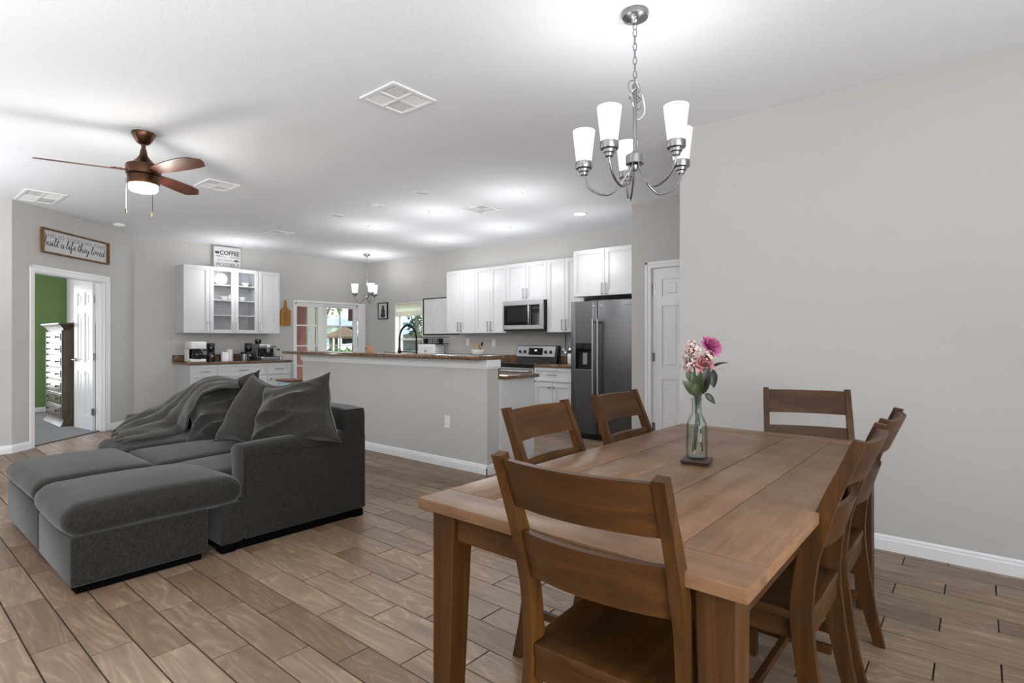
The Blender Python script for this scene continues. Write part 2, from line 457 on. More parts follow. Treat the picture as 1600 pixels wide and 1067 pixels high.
floor = struct(MB().box(-9.65, 2.7, -2.6, 6.85, -.12, -.0065).build('floor', M['grout'], flat=True))
struct(MB().box(-12.4, 2.7, -2.6, 6.85, H, H + .1).build('ceiling', M['ceil'], flat=True))
wall('wall_right', (-1.69, 3.93), (2.7, 3.93), (0, 1), .12, M['wall'])
wall('wall_return', (-1.69, 4.05), (-1.69, 5.68), (1, 0), .12, M['wall'])
wall('wall_pantry', (-3.01, 5.68), (-1.57, 5.68), (0, 1), .12, M['wall'], [(.24, .97, 0, 2.03)])
wall('wall_alcove', (-3.01, 5.80), (-3.01, 6.70), (1, 0), .12, M['wall'])
wall('wall_back', (-9.65, 6.70), (-2.89, 6.70), (0, 1), .15, M['wall'], [(1.07, 1.87, .985, 1.94)])
wall('wall_left', (-9.5, 2.66), (-9.5, 6.70), (-1, 0), .15, M['wall'], [(2.50, 4.0, 0, 1.93)])
wall('wall_corner', DA[:2], DB[:2], (-DN)[:2], .12, M['wall'], [(.60, 1.79, 0, 2.03)])
wall('wall_side', (-8.1, 1.12), (-8.1, -2.5), (-1, 0), .12, M['wall'])
wall('wall_front', (-8.1, -2.5), (2.7, -2.5), (0, -1), .1, M['wall'])
wall('wall_end', (2.6, -2.5), (2.6, 3.93), (1, 0), .1, M['wall'], [(.2, 3.6, .1, 2.45)])
wall('wall_bedroom_far', (-12.27, -2.5), (-12.27, 2.42), (-1, 0), .12, M['green'], [(2.85, 4.15, .4, 2.2)])
wall('wall_bedroom_back', (-12.39, 2.42), (-9.46, 2.42), (0, 1), .12, M['bedwall'])
wall('wall_bedroom_front', (-12.39, -2.5), (-8.22, -2.5), (0, -1), .1, M['bedwall'], [(.8, 2.8, .8, 2.2)])
mb = MB()
mb.prism([(-12.27, -2.5), (-8.22, -2.5), (-8.22, 1.07), (D(1.79, -.06, 0).x, D(1.79, -.06, 0).y), (D(.6, -.06, 0).x, D(.6, -.06, 0).y), (-9.46, 2.42), (-12.27, 2.42)], (0, 0, -.1), X_, Y_, Z_, .112)
struct(mb.build('floor_carpet', M['carpet'], flat=True))

def baseboard(name, P, Q, n):
    """n points into the room"""
    P, Q, n = Vector((*P, 0)), Vector((*Q, 0)), Vector((*n, 0)); d = Q - P; L = d.length; d.normalize()
    mb = MB().prism([(.001, 0), (.015, 0), (.015, .062), (.011, .070), (.011, .080), (.005, .090), (.001, .090)], P, n, Z_, d, L)
    return struct(mb.build(name, M['trim'], angle=20))
baseboard('baseboard_right', (-1.69, 3.93), (2.6, 3.93), (0, -1))
baseboard('baseboard_pantry', (-3.01, 5.68), (-2.84, 5.68), (0, -1))
baseboard('baseboard_left', (-9.5, 2.66), (-9.5, 3.18), (1, 0))
baseboard('baseboard_left', (-9.5, 4.77), (-9.5, 5.14), (1, 0))
baseboard('baseboard_corner', D(.0, 0, 0)[:2], D(.53, 0, 0)[:2], DN[:2])
baseboard('baseboard_corner', D(1.86, 0, 0)[:2], D(DL, 0, 0)[:2], DN[:2])
baseboard('baseboard_side', (-8.1, 1.12), (-8.1, -2.5), (1, 0))
baseboard('baseboard_back', (-9.5, 6.70), (-8.7, 6.70), (0, -1))
baseboard('baseboard_bedroom', (-12.27, -2.4), (-12.27, 2.42), (1, 0))
baseboard('baseboard_bedroom', (-12.27, 2.42), (-9.5, 2.42), (0, -1))

# half wall that carries the raised bar, its white cap moulding and baseboards
struct(MB().box(-6.70, -3.455, 3.75, 3.90, 0, 1.055).build('wall_half', M['wall'], flat=True))
mb = MB(); mb.box(-6.72, -3.435, 3.73, 3.92, .985, 1.056, .004); mb.box(-6.71, -3.445, 3.74, 3.91, .972, .985)
struct(mb.build('trim_1', M['trim'], flat=True))
baseboard('baseboard_half', (-6.70, 3.75), (-3.44, 3.75), (0, -1))
baseboard('baseboard_half', (-3.455, 3.735), (-3.455, 3.90), (1, 0))
# corbel under the overhanging end of the bar
mb = MB().prism([(0, 0), (0, -.10), (-.05, -.07), (-.16, -.02), (-.16, 0)], (-6.70, 3.80, 1.056), X_, Z_, Y_, .045)
struct(mb.build('trim_2', M['trim'], angle=20))

# --- doors
def six_panel(mb, O, U, N, w, h, t):
    """six-panel slab: O lower corner of the back face"""
    O, U, N = Vector(O), Vector(U), Vector(N)
    st, ms = .11, .10; rails = [0, .20, .80, .92, 1.60, 1.70, h - .12, h]
    for a, b in ((0, st), (w - st, w)): mb.obox(O + U * a, U, Z_, N, b - a, h, t)
    mid = w / 2 - ms / 2
    for z0, z1 in ((0, .20), (.80, .92), (1.60, 1.70), (h - .12, h)):
        mb.obox(O + U * st + Z_ * z0, U, Z_, N, w - 2 * st, z1 - z0, t)
    for z0, z1 in ((.20, .80), (.92, 1.60), (1.70, h - .12)):
        mb.obox(O + U * mid + Z_ * z0, U, Z_, N, ms, z1 - z0, t)
        for a, b in ((st, mid), (mid + ms, w - st)):
            mb.obox(O + U * a + Z_ * z0 + N * (t * .3), U, Z_, N, b - a, z1 - z0, t * .4)
            mb.obox(O + U * (a + .03) + Z_ * (z0 + .03) + N * (t * .12), U, Z_, N, b - a - .06, z1 - z0 - .06, t * .76, .012)
    return mb
def casing(name, O, U, N, w, h, cw=.07, t=.018):
    """door casing round an opening w x h; O lower corner of the opening on the wall face"""
    O, U, N = Vector(O), Vector(U), Vector(N); mb = MB()
    for o, a, b in ((O - U * cw, cw, h + cw), (O + U * w, cw, h + cw), (O + Z_ * h, w, cw)):
        mb.obox(o + N * .001, U, Z_, N, a, b, t * .6, .003)
    for o, a, b in ((O - U * cw, cw * .45, h + cw), (O + U * (w + cw * .55), cw * .45, h + cw), (O + Z_ * (h + cw * .55) - U * cw, w + 2 * cw, cw * .45)):
        mb.obox(o + N * .001, U, Z_, N, a, b, t, .004)
    return struct(mb.build(name, M['trim'], angle=20))
casing('trim_3', D(1.79, 0, 0), -DD, DN, 1.19, 2.03)
mb = MB()
for s in (.60, 1.775): mb.obox(D(s, -.12, 0), DD, DN, Z_, .015, .12, 2.03)
mb.obox(D(.60, -.12, 2.015), DD, DN, Z_, 1.19, .12, .015)
for s in (.615, 1.763): mb.obox(D(s, -.075, 0), DD, DN, Z_, .012, .035, 2.015)
struct(mb.build('trim_4', M['trim'], flat=True))
# open leaf of the bedroom doors
hinge = D(.622, -.135, .012)
lu = Vector((-.652, -.085, 0)).normalized(); ln = Vector((-lu.y, lu.x, 0))
if ln.y > 0: ln = -ln
d1 = struct(six_panel(MB(), hinge + lu * .012 - ln * .0175, lu, ln, .60, 2.0, .035).build('door_1', M['door'], angle=20))
mb = MB(); k = hinge + lu * .55 + Z_ * .95
mb.lathe([(.026, 0), (.026, .008), (.010, .012), (.010, .045)], k + ln * .017, 16, ln)
mb.tube([k + ln * .058, k + ln * .058 - lu * .05, k + ln * .056 - lu * .10], [.010, .009, .007], 8)
mb.build('lever_handle', M['nickel'], d1)
for z in (.25, 1.0, 1.78):
    mb = MB().cyl(hinge + Z_ * (z - .05) + ln * .004, hinge + Z_ * (z + .05) + ln * .004, .008, 8)
    mb.obox(hinge + Z_ * (z - .045) + ln * .002, lu, Z_, ln, .045, .09, .017)
    mb.build('hinge', M['nickel'], d1)
# pantry door
casing('trim_5', (-2.77, 5.68, 0), X_, -Y_, .73, 2.03)
d2 = struct(six_panel(MB(), (-2.765, 5.735, .012), X_, -Y_, .72, 2.012, .035).build('door_2', M['door'], angle=20))
struct(MB().box(-2.77, -2.766, 5.68, 5.8, 0, 2.03).box(-2.044, -2.04, 5.68, 5.8, 0, 2.03).box(-2.77, -2.04, 5.68, 5.8, 2.0255, 2.03).build('trim_6', M['trim'], flat=True))
for z in (.28, 1.05, 1.80):
    mb = MB().cyl((-2.763, 5.692, z - .05), (-2.763, 5.692, z + .05), .007, 8); mb.box(-2.765, -2.735, 5.696, 5.7005, z - .045, z + .045)
    mb.build('hinge', M['nickel'], d2)
mb = MB().lathe([(.03, 0), (.03, .008), (.012, .014), (.012, .035), (.028, .045), (.03, .06), (.018, .072), (.0, .075)], (-2.10, 5.70, .95), 16, -Y_)
mb.build('door_knob', M['nickel'], d2)

# --- sliding glass door in the far wall
sd = struct(MB().box(-9.63, -9.52, 5.16, 5.20, 0, 1.93).box(-9.63, -9.52, 6.48, 6.50, 0, 1.93).box(-9.63, -9.52, 5.16, 6.5, 1.885, 1.93).box(-9.63, -9.52, 5.16, 6.5, 0, .03).build('door_3', M['trim'], flat=True))
def glazed(parent, y0, y1, x, z0, z1, sl, sr, cols, rows):
    mb = MB()
    mb.box(x - .02, x + .02, y0, y0 + sl, z0, z1).box(x - .02, x + .02, y1 - sr, y1, z0, z1)
    mb.box(x - .02, x + .02, y0 + sl, y1 - sr, z1 - .03, z1).box(x - .02, x + .02, y0 + sl, y1 - sr, z0, z0 + .06)
    fr = mb.build('sash', M['trim'], parent, flat=True)
    for c in cols: MB().box(x - .012, x + .012, c - .011, c + .011, z0 + .06, z1 - .03).build('muntin', M['trim'], fr, flat=True)
    for r in rows: MB().box(x - .0125, x + .0125, y0 + sl, y1 - sr, r - .011, r + .011).build('muntin', M['trim'], fr, flat=True)
    MB().box(x - .003, x + .003, y0 + sl - .01, y1 - sr + .01, z0 + .05, z1 - .02).build('pane', M['pane'], fr, flat=True)
R5 = (1.508, 1.133, .765, .40)
glazed(sd, 5.20, 5.74, -9.55, .03, 1.885, .02, .095, (5.46,), R5)
glazed(sd, 5.72, 6.48, -9.595, .03, 1.885, .14, .03, (6.155,), R5)
struct(MB().box(-9.50, -9.486, 6.50, 6.665, 0, 1.965, .003).box(-9.50, -9.486, 5.13, 6.50, 1.93, 1.965, .003).box(-9.50, -9.486, 5.13, 5.165, 0, 1.93, .003).build('trim_7', M['trim'], flat=True))

# --- kitchen window with a raised fabric shade
w1 = MB()
w1.box(-8.58, -8.565, 6.70, 6.85, .985, 1.94).box(-7.795, -7.78, 6.70, 6.85, .985, 1.94).box(-8.58, -7.78, 6.70, 6.85, 1.925, 1.94)
w1.box(-8.60, -7.76, 6.675, 6.85, .955, .985, .004)
w1 = struct(w1.build('window_1', M['trim'], flat=True))
mb = MB().box(-8.565, -8.52, 6.80, 6.84, .985, 1.925).box(-7.84, -7.795, 6.80, 6.84, .985, 1.925).box(-8.52, -7.84, 6.80, 6.84, .985, 1.03).box(-8.52, -7.84, 6.80, 6.84, 1.88, 1.925).box(-8.52, -7.84, 6.795, 6.835, 1.235, 1.275)
fr = mb.build('sash', M['trim'], w1, flat=True)
MB().box(-8.53, -7.83, 6.815, 6.82, 1.0, 1.9).build('pane', M['pane'], fr, flat=True)
t = NT('shade_cloth'); t.t.nodes.remove(t.b)
df = t.n('ShaderNodeBsdfDiffuse'); df.inputs[0].default_value = lin(246, 242, 234); tl = t.n('ShaderNodeBsdfTranslucent'); tl.inputs[0].default_value = lin(246, 240, 226)
mx = t.n('ShaderNodeMixShader'); mx.inputs[0].default_value = .5
t.l(df.outputs[0], mx.inputs[1]); t.l(tl.outputs[0], mx.inputs[2]); t.l(mx.outputs[0], t.t.nodes['Material Output'].inputs[0])
def shade_f(u, v):
    z = 1.925 - v * .235; y = 6.735 - .012 * abs(math.sin(v * math.pi * 3)) - .025 * max(0, v - .55)
    return Vector((-8.56 + u * .76, y, z - .01 * math.sin(u * math.pi) * v))
sh = thing('roman_shade', (-8.18, 6.735, 1.69), 'cream fabric shade pulled up at the top of the kitchen window', 'window shade')
mb = MB().surf(shade_f, 8, 24)
for z, dy in ((1.705, .03), (1.735, .022), (1.765, .016)):
    mb.surf(lambda u, v: Vector((-8.555 + u * .75, 6.715 - dy + .02 * (v - .5) ** 2 * 4, z - .02 + .04 * v)), 4, 5)
o = mb.build('cloth', t.m, sh); 
MB().box(-8.56, -7.80, 6.74, 6.765, 1.90, 1.925).build('head_rail', M['trim'], sh, flat=True)
# windows behind and beside the viewer: frames only where nothing is in view
for (nm, a, b, z0, z1, ax, c) in (('window_2', -2.3, 1.1, .1, 2.45, 1, 2.65), ('window_3', -11.59, -9.59, .8, 2.2, 0, -2.55), ('window_4', .35, 1.65, .4, 2.2, 1, -12.33)):
    mb = MB(); n = 3
    for i in range(n + 1):
        p = a + (b - a) * i / n; q0, q1 = (p, p + .05) if i == 0 else ((p - .05, p) if i == n else (p - .03, p + .03))
        mb.box(*((q0, q1, c - .03, c + .03) if ax == 0 else (c - .03, c + .03, q0, q1)), z0, z1)
    for q0, q1 in ((z0, z0 + .05), (z1 - .05, z1)):
        mb.box(*((a, b, c - .029, c + .029) if ax == 0 else (c - .029, c + .029, a, b)), q0, q1)
    struct(mb.build(nm, M['trim'], flat=True))

# ------------------------------------------------------------------ outside, seen through the glass
M['ext_grey'] = plain('grey_siding', (118, 114, 108), .8)
M['ext_maroon'] = plain('maroon_paint', (92, 44, 38), .7)
M['ext_white'] = plain('white_siding', (222, 222, 220), .7, nscale=6, namp=.05)
M['ext_roof'] = plain('brown_shingle', (92, 72, 52), .9, nscale=14, namp=.3)
M['ext_roofg'] = plain('grey_shingle', (140, 144, 152), .9, nscale=14, namp=.2)
M['ext_grass'] = plain('lawn', (96, 116, 62), .95, nscale=3, namp=.3)
M['ext_slab'] = plain('porch_concrete', (160, 156, 150), .85, nscale=5, namp=.08)
M['ext_bark'] = plain('bark', (92, 78, 62), .9, nscale=20, namp=.3)
M['ext_leaf'] = plain('garden_leaf', (92, 110, 58), .7, nscale=8, namp=.35)
M['ext_leafd'] = plain('deep_garden_leaf', (58, 74, 46), .7, nscale=8, namp=.35)
M['ext_fence'] = plain('weathered_fence', (126, 112, 96), .85, nscale=9, namp=.2)
M['ext_blue'] = plain('pale_blue_siding', (176, 206, 214), .75)
struct(MB().box(-60, -9.66, 2.7, 60, -.35, -.15).box(-9.66, 3, 6.86, 60, -.35, -.15).build('ground', M['ext_grass'], flat=True))
struct(MB().box(-13.0, -9.66, 2.9, 10.5, -.149, -.02).build('porch_slab', M['ext_slab'], flat=True))
def crown(mb, c, r, n, size, rnd):
    for _ in range(n):
        while True:
            p = Vector((rnd.uniform(-1, 1), rnd.uniform(-1, 1), rnd.uniform(-1, 1)))
            if p.length <= 1: break
        p = Vector(c) + Vector((p.x * r[0], p.y * r[1], p.z * r[2]))
        a = Vector((rnd.gauss(0, 1), rnd.gauss(0, 1), rnd.gauss(0, 1))).normalized(); b = a.orthogonal().normalized(); e = a.cross(b)
        s_ = size * rnd.uniform(.6, 1.3)
        v = [mb.bm.verts.new(p + q) for q in (a * s_, b * s_ * .45 + e * .06 * s_, -a * s_, -b * s_ * .45 + e * .06 * s_)]
        mb.bm.faces.new(v)
def tree(x, y, h, r, label, mat, seed, n=420, size=.16, low=.45):
    rnd = random.Random(seed)
    t_ = thing('tree', (x, y, -.15), label, 'tree')
    mb = MB().tube([(x, y, -.15), (x + .05, y, h * .35), (x - .04, y + .05, h * .7)], [.14, .11, .06], 8)
    for k in range(5):
        a = k * 1.3 + seed; mb.tube([(x, y, h * .4 + .12 * k), (x + math.cos(a) * r * .6, y + math.sin(a) * r * .6, h * (.6 + .06 * k))], [.05, .02], 6)
    mb.build('trunk', M['ext_bark'], t_)
    mb = MB(); crown(mb, (x, y, h * (low + 1) / 2), (r, r, h * (1 - low) / 2), n, size, rnd)
    o = mb.build('crown', mat, t_, flat=True); o['kind'] = 'stuff'
def shrub(x, y, h, r, label, mat, seed):
    rnd = random.Random(seed); t_ = thing('shrub', (x, y, -.15), label, 'shrub')
    mb = MB()
    for k in range(5): mb.tube([(x, y, -.15), (x + rnd.uniform(-r, r) * .6, y + rnd.uniform(-r, r) * .6, h * .7)], [.02, .01], 5)
    mb.build('stem', M['ext_bark'], t_)
    mb = MB(); crown(mb, (x, y, h * .5), (r, r, h * .55), 170, .12, rnd)
    o = mb.build('foliage', mat, t_, flat=True); o['kind'] = 'stuff'
# porch: maroon end wall and posts, grey privacy wall
p_ = thing('porch_wall', (-11.2, 5.6, -.02), 'maroon porch wall outside the glass door', 'wall')
MB().box(-11.3, -11.15, 5.0, 6.34, -.02, 2.7).build('maroon_panel', M['ext_maroon'], p_, flat=True)
MB().box(-11.32, -11.13, 4.98, 6.36, -.02, .10).build('base_trim', M['ext_maroon'], p_, flat=True)
p_ = thing('privacy_wall', (-14.1, 7.3, -.15), 'grey privacy wall outside beyond the maroon porch wall', 'wall')
MB().box(-14.2, -14.05, 6.3, 8.29, -.15, 2.9).build('grey_panel', M['ext_grey'], p_, flat=True)
for k in range(6): MB().box(-14.05, -14.03, 6.3 + k * .39, 6.33 + k * .39, -.15, 2.9).build('batten', M['ext_grey'], p_, flat=True)
p_ = thing('porch_beam', (-12.2, 8.0, 2.75), 'maroon porch beam with a hanging drop panel outside the sliding glass door', 'beam')
MB().box(-12.35, -12.05, 4.8, 10.4, 2.75, 2.95).build('beam', M['ext_maroon'], p_, flat=True)
MB().box(-12.3, -12.1, 8.12, 8.36, 1.72, 2.75, .01).build('drop_panel', M['ext_maroon'], p_, flat=True)
def house(x, y, w, d, h, rh, wall_m, roof_m, label, wins=2):
    b = thing('house', (x, y, -.15), label, 'house')
    MB().box(x - d / 2, x + d / 2, y - w / 2, y + w / 2, -.15, h).build('wall', wall_m, b, flat=True)
    mb = MB(); e = .4
    mb.prism([(-w / 2 - e, 0), (w / 2 + e, 0), (0, rh)], (x + d / 2 + e, y, h), Y_, Z_, -X_, d + 2 * e)
    mb.build('roof', roof_m, b, flat=True)
    for k in range(wins):
        yy = y - w / 2 + w * (k + .5) / wins
        f = MB().box(x + d / 2 - .02, x + d / 2 + .05, yy - .5, yy + .5, .9, 2.1).build('window', M['ext_white'], b, flat=True)
        MB().box(x + d / 2 + .051, x + d / 2 + .06, yy - .43, yy + .43, .97, 2.03).build('window_pane', M['blackglass'], f, flat=True)
house(-25.5, 15.9, 1.9, 3, 1.92, .42, M['ext_white'], M['ext_roofg'], 'white garden house with a grey gable roof beyond the sliding glass door', 1)
g_ = thing('gazebo', (-19.0, 12.4, -.15), 'brown roofed garden hut beyond the sliding glass door', 'gazebo')
mb = MB().lathe([(.98, 1.30), (.94, 1.38), (.05, 1.74)], (-19.0, 12.4, 0), 4); mb.build('roof', M['ext_roof'], g_, flat=True)
for dx, dy in ((.6, 0), (-.6, 0), (0, .6), (0, -.6)):
    MB().box(-19.0 + dx - .05, -19.0 + dx + .05, 12.4 + dy - .05, 12.4 + dy + .05, -.15, 1.32).build('post', M['ext_fence'], g_, flat=True)
def fence(P, Q, h, label, mat):
    P, Q = Vector((*P, -.15)), Vector((*Q, -.15)); d = Q - P; L = d.length; d.normalize(); n = Vector((-d.y, d.x, 0))
    f = thing('garden_fence', P, label, 'fence'); k = int(L / .2)
    for i in range(k): MB().obox(P + d * (i * .2), d, n, Z_, .19, .02, h + .02 * ((i * 7) % 3)).build('board', mat, f, flat=True)
    for z in (.3, h - .25): MB().obox(P + Z_ * z - n * .04, d, n, Z_, L, .04, .08).build('rail', mat, f, flat=True)
fence((-22.6, 13.2), (-21.6, 15.4), 1.2, 'pale garden fence behind the brown roofed hut', M['ext_white'])
tree(-13.3, 7.95, 4.2, .4, 'slim tree with a bare trunk outside the glass door by the grey wall', M['ext_leaf'], 3, 120, .09, .45)
tree(-28.5, 17.3, 5.5, 1.3, 'tall leafy tree spreading behind the white garden house outside', M['ext_leaf'], 5, 220, .16, .35)
for i, (x, y, h, r, lb) in enumerate([(-15.2, 9.25, .95, .45, 'dark rounded shrub outside the sliding door beside the slim tree'),
        (-16.5, 10.7, .95, .45, 'leafy shrub in front of the brown roofed hut outside'),
        (-15.3, 10.75, .75, .35, 'low green shrub outside between the hut and the porch slab')]):
    shrub(x, y, h, r, lb, M['ext_leafd'] if i != 1 else M['ext_leaf'], i + 11)
# beyond the kitchen window
house_b = thing('house', (-25.5, 23, -.15), 'pale blue sided house beyond the kitchen window', 'house')
MB().box(-31, -20.0, 20, 26, -.15, 2.2).build('wall', M['ext_blue'], house_b, flat=True)
mb = MB().prism([(-.4, 0), (6.4, 0), (3, .5)], (-31.4, 20, 2.2), Y_, Z_, X_, 11.8); mb.build('roof', M['ext_blue'], house_b, flat=True)
for xx in (-28.5, -22):
    f = MB().box(xx - .5, xx + .5, 19.95, 20.02, .9, 1.8).build('window', M['ext_white'], house_b, flat=True)
    MB().box(xx - .43, xx + .43, 19.93, 19.949, .97, 1.73).build('window_pane', M['blackglass'], f, flat=True)
house_c = thing('shed', (-22.0, 17.2, -.15), 'low shed with a grey roof beyond the kitchen window', 'shed')
MB().box(-23.4, -20.2, 16.6, 18.4, -.15, 1.5).build('wall', M['ext_white'], house_c, flat=True)
mb = MB().prism([(-.3, 0), (2.1, 0), (.9, .45)], (-23.6, 16.6, 1.5), Y_, Z_, X_, 3.6); mb.build('roof', M['ext_roofg'], house_c, flat=True)
fence((-20.0, 14.0), (-14.0, 14.0), 1.58, 'weathered board fence beyond the kitchen window', M['ext_fence'])
tree(-15.9, 13.4, 3.4, .38, 'dark narrow tree close to the board fence outside the kitchen window', M['ext_leafd'], 9, 220, .10, .3)
shrub(-13.95, 11.2, .95, .5, 'dense hedge plant outside the kitchen window under the sill', M['ext_leafd'], 31)
shrub(-12.7, 11.1, .9, .45, 'green hedge plant outside the kitchen window by the whiteboard side', M['ext_leaf'], 32)

# ------------------------------------------------------------------ sofa group
def rot_about(c, rz=0, rx=0, ry=0):
    return Matrix.Translation(Vector(c)) @ Matrix.Rotation(rz, 4, 'Z') @ Matrix.Rotation(rx, 4, 'X') @ Matrix.Rotation(ry, 4, 'Y')
sofa = thing('sofa', (-4.43, 1.85, 0), 'charcoal fabric three seat sofa with low arms and a long chaise cushion', 'sofa')
mb = MB().box(-5.528, -3.336, 1.36, 1.495, .05, .285, .015, 2).box(-5.385, -3.478, 1.49, 2.34, .05, .285); mb.build('base', M['sofa'], sofa)
mb = MB().softbox(-5.525, -3.333, 2.17, 2.352, .28, .768, .03, 14); mb.build('back', M['sofa'], sofa, weld=.0005, angle=60)
def arm(x0, x1):
    mb = MB()
    mb.box(x0, x1, 1.50, 2.345, .055, .57, .012, 2)
    pr = [(-.01, .0), (-.012, .05), (.02, .075), (.075, .088), (.13, .075), (.162, .05), (.16, .0)]
    s = (x1 - x0) / .15
    def f(u, v):
        a = -math.pi * .12 + (math.pi * 1.24) * v
        y = 1.485 + .70 * u
        rx, rz = .088 * s, .055
        bulge = 1.0 - .25 * max(0, .06 - u) / .06 * 0
        return Vector(((x0 + x1) / 2 + rx * math.cos(a), y, .555 + .012 * math.sin(u * 3) + rz * math.sin(a) * 1.1))
    mb.surf(f, 18, 12)
    # rounded scroll face on the arm's front
    def cap(u, v):
        a = -math.pi * .12 + math.pi * 1.24 * v
        return Vector(((x0 + x1) / 2 + .088 * s * u * math.cos(a), 1.485 - .012 * (1 - u * u), .555 + .0605 * u * math.sin(a)))
    mb.surf(cap, 5, 12)
    def front(u, v):
        x = x0 - .006 + (x1 - x0 + .012) * u; return Vector((x, 1.488 - .012 * math.sin(math.pi * u), .30 + .25 * v))
    mb.surf(front, 8, 6)
    return mb.build('arm', M['sofa'], sofa, weld=.0005)
arm(-3.482, -3.332); arm(-5.53, -5.38)
def cush(x0, x1, y0, y1, z0, z1, puff, seed, par, name='seat_cushion', r=.07, n=16):
    mb = MB().softbox(x0, x1, y0, y1, z0, z1, r, n, puff, .006, seed, .008)
    return mb.build(name, M['sofa'], par, weld=.0008, angle=70)
cush(-5.50, -4.79, 1.27, 2.18, .275, .435, .03, 1, sofa)
cush(-4.79, -4.06, 1.26, 2.18, .275, .435, .03, 2, sofa)
# long chaise cushion: notched where the arm begins
mb = MB().softbox(-4.055, -3.315, .645, 1.50, .27, .435, .085, 18, .035, .006, 3, .01)
mb.softbox(-4.055, -3.485, 1.30, 2.18, .275, .44, .07, 14, .03, .006, 3, .0)
o = mb.build('chaise_cushion', M['sofa'], sofa, weld=.0008, angle=70)
MB().box(-5.48, -3.36, 1.39, 2.30, .0, .05).build('plinth', M['darkfoot'], sofa, flat=True)
for x in (-5.50, -3.43):
    for y in (1.37, 2.25): MB().box(x, x + .09, y, y + .08, 0, .05, .004).build('foot', M['darkfoot'], sofa, flat=True)

for (x0, x1, lb, sd) in ((-4.045, -3.335, 'charcoal fabric ottoman base under the long chaise cushion nearest the dining table', 0), (-5.0, -4.06, 'charcoal fabric ottoman with its own thick cushion beside the chaise', 1)):
    ot = thing('ottoman', ((x0 + x1) / 2, 1.0, 0), lb, 'ottoman', 'ottomans before the sofa')
    mb = MB().box(x0, x1, .67, 1.30, .04, .285 if sd == 0 else .30, .018, 2); mb.build('base', M['sofa'], ot)
    MB().box(x0 + .03, x1 - .03, .70, 1.27, 0, .04).build('plinth', M['darkfoot'], ot, flat=True)
    if sd: cush(x0 - .005, x1 + .0, .655, 1.30, .295, .435, .03, 5, ot, 'cushion', .075)

def pillow_mesh(w, h, t, seed, Mx, n=30, wr=.02, slump=.0, dirn=(1, .25), tp=0):
    mb = MB()
    def side(sg):
        def f(u, v):
            a, b = 2 * u - 1, 2 * v - 1
            x = w / 2 * a * (1 - .16 * (1 - b * b) * abs(a) ** 3) * (1 - tp * (b + 1) / 2); z = h / 2 * b * (1 - .20 * (1 - a * a) * abs(b) ** 3)
            k = ((1 - a * a) * (1 - b * b))
            th = t / 2 * max(0, k) ** .42
            q = Vector((x * dirn[0] * 3 + z * dirn[1] * 10 + seed * 5, z * dirn[0] * 9 - x * dirn[1] * 4, seed * 2.0))
            wrk = noise.noise(q); rid = (1 - abs(noise.noise(q * .8 + Vector((3, 1, 2))))) ** 4
            y = th + wr * k ** .5 * (wrk * .9 + rid * 1.1 - .5) if k > 1e-6 else 0
            z2 = z - slump * (1 - b) * .5 * 0 + slump * math.sin(a * 2.2) * .5
            th2 = y * (1 + .25 * (-b))
            return Mx @ Vector((x, sg * th2, z2))
        return f
    mb.surf(side(1), n, n); mb.surf(side(-1), n, n)
    return mb
def pillow(c, w, h, t, seed, rz, rx, ry, label, wr=.02, slump=0, dirn=(1, .25), tp=0):
    c = Vector(c); Mx = rot_about(c, rz, rx, ry)
    p = thing('throw_pillow', (c.x, c.y, c.z - h / 2), label, 'pillow', 'back pillows on the sofa')
    pillow_mesh(w, h, t, seed, Mx, 34, wr, slump, dirn, tp).build('cover', M['pillow'], p, weld=.0006, angle=80)
    e = []
    for k in range(4 * 10):
        s_, f_ = divmod(k, 10); q = -1 + 2 * f_ / 10
        a, b = [(q, -1), (1, q), (-q, 1), (-1, -q)][s_]
        x = w / 2 * a * (1 - .16 * (1 - b * b) * abs(a) ** 3) * (1 - tp * (b + 1) / 2); z = h / 2 * b * (1 - .20 * (1 - a * a) * abs(b) ** 3)
        e.append(Mx @ Vector((x, 0, z + slump * math.sin(a * 2.2) * .5)))
    MB().tube(e, .005, 5, True).build('piping', M['pillow'], p)
# local +Y of a pillow points to its back; rx leans it
pillow((-3.53, 1.92, .738), .68, .50, .28, 2, math.radians(28), math.radians(-22), math.radians(-11), 'dark grey pillow slumped over the low arm nearest the dining table', .05, .02, (1, .35), .28)
pillow((-4.09, 1.93, .695), .56, .56, .25, 3, math.radians(22), math.radians(-22), math.radians(9), 'dark grey pillow with one raised corner in the middle of the sofa back', .022, -.015, (.7, .3), .26)
pillow((-4.66, 1.93, .668), .68, .58, .30, 5, math.radians(10), math.radians(-26), math.radians(-14), 'dark grey pillow half covered by the plush throw blanket', .055, .02, (1, .45), .1)

# plush throw over the far pillow and the low arm
Tp = [(-4.571, 2.02, 0.893), (-4.947, 2.02, 0.907), (-5.204, 1.98, 0.87), (-5.384, 1.9, 0.775), (-5.574, 1.82, 0.671), (-5.42, 1.623, 0.629), (-5.47, 1.511, 0.571), (-5.5, 1.432, 0.486)]
Bp = [(-4.31, 1.9, 0.884), (-4.457, 1.82, 0.866), (-4.626, 1.76, 0.811), (-4.733, 1.73, 0.69), (-4.864, 1.74, 0.576), (-5.025, 1.749, 0.475), (-4.902, 1.503, 0.475), (-4.902, 1.325, 0.475)]
def pl(P, u):
    k = u * (len(P) - 1); i = min(int(k), len(P) - 2); f = k - i
    g = lambda j: Vector(P[max(0, min(len(P) - 1, j))])
    a, b, c, d = g(i - 1), g(i), g(i + 1), g(i + 2)
    return .5 * (2 * b + (c - a) * f + (2 * a - 5 * b + 4 * c - d) * f * f + (3 * b - a - 3 * c + d) * f ** 3)
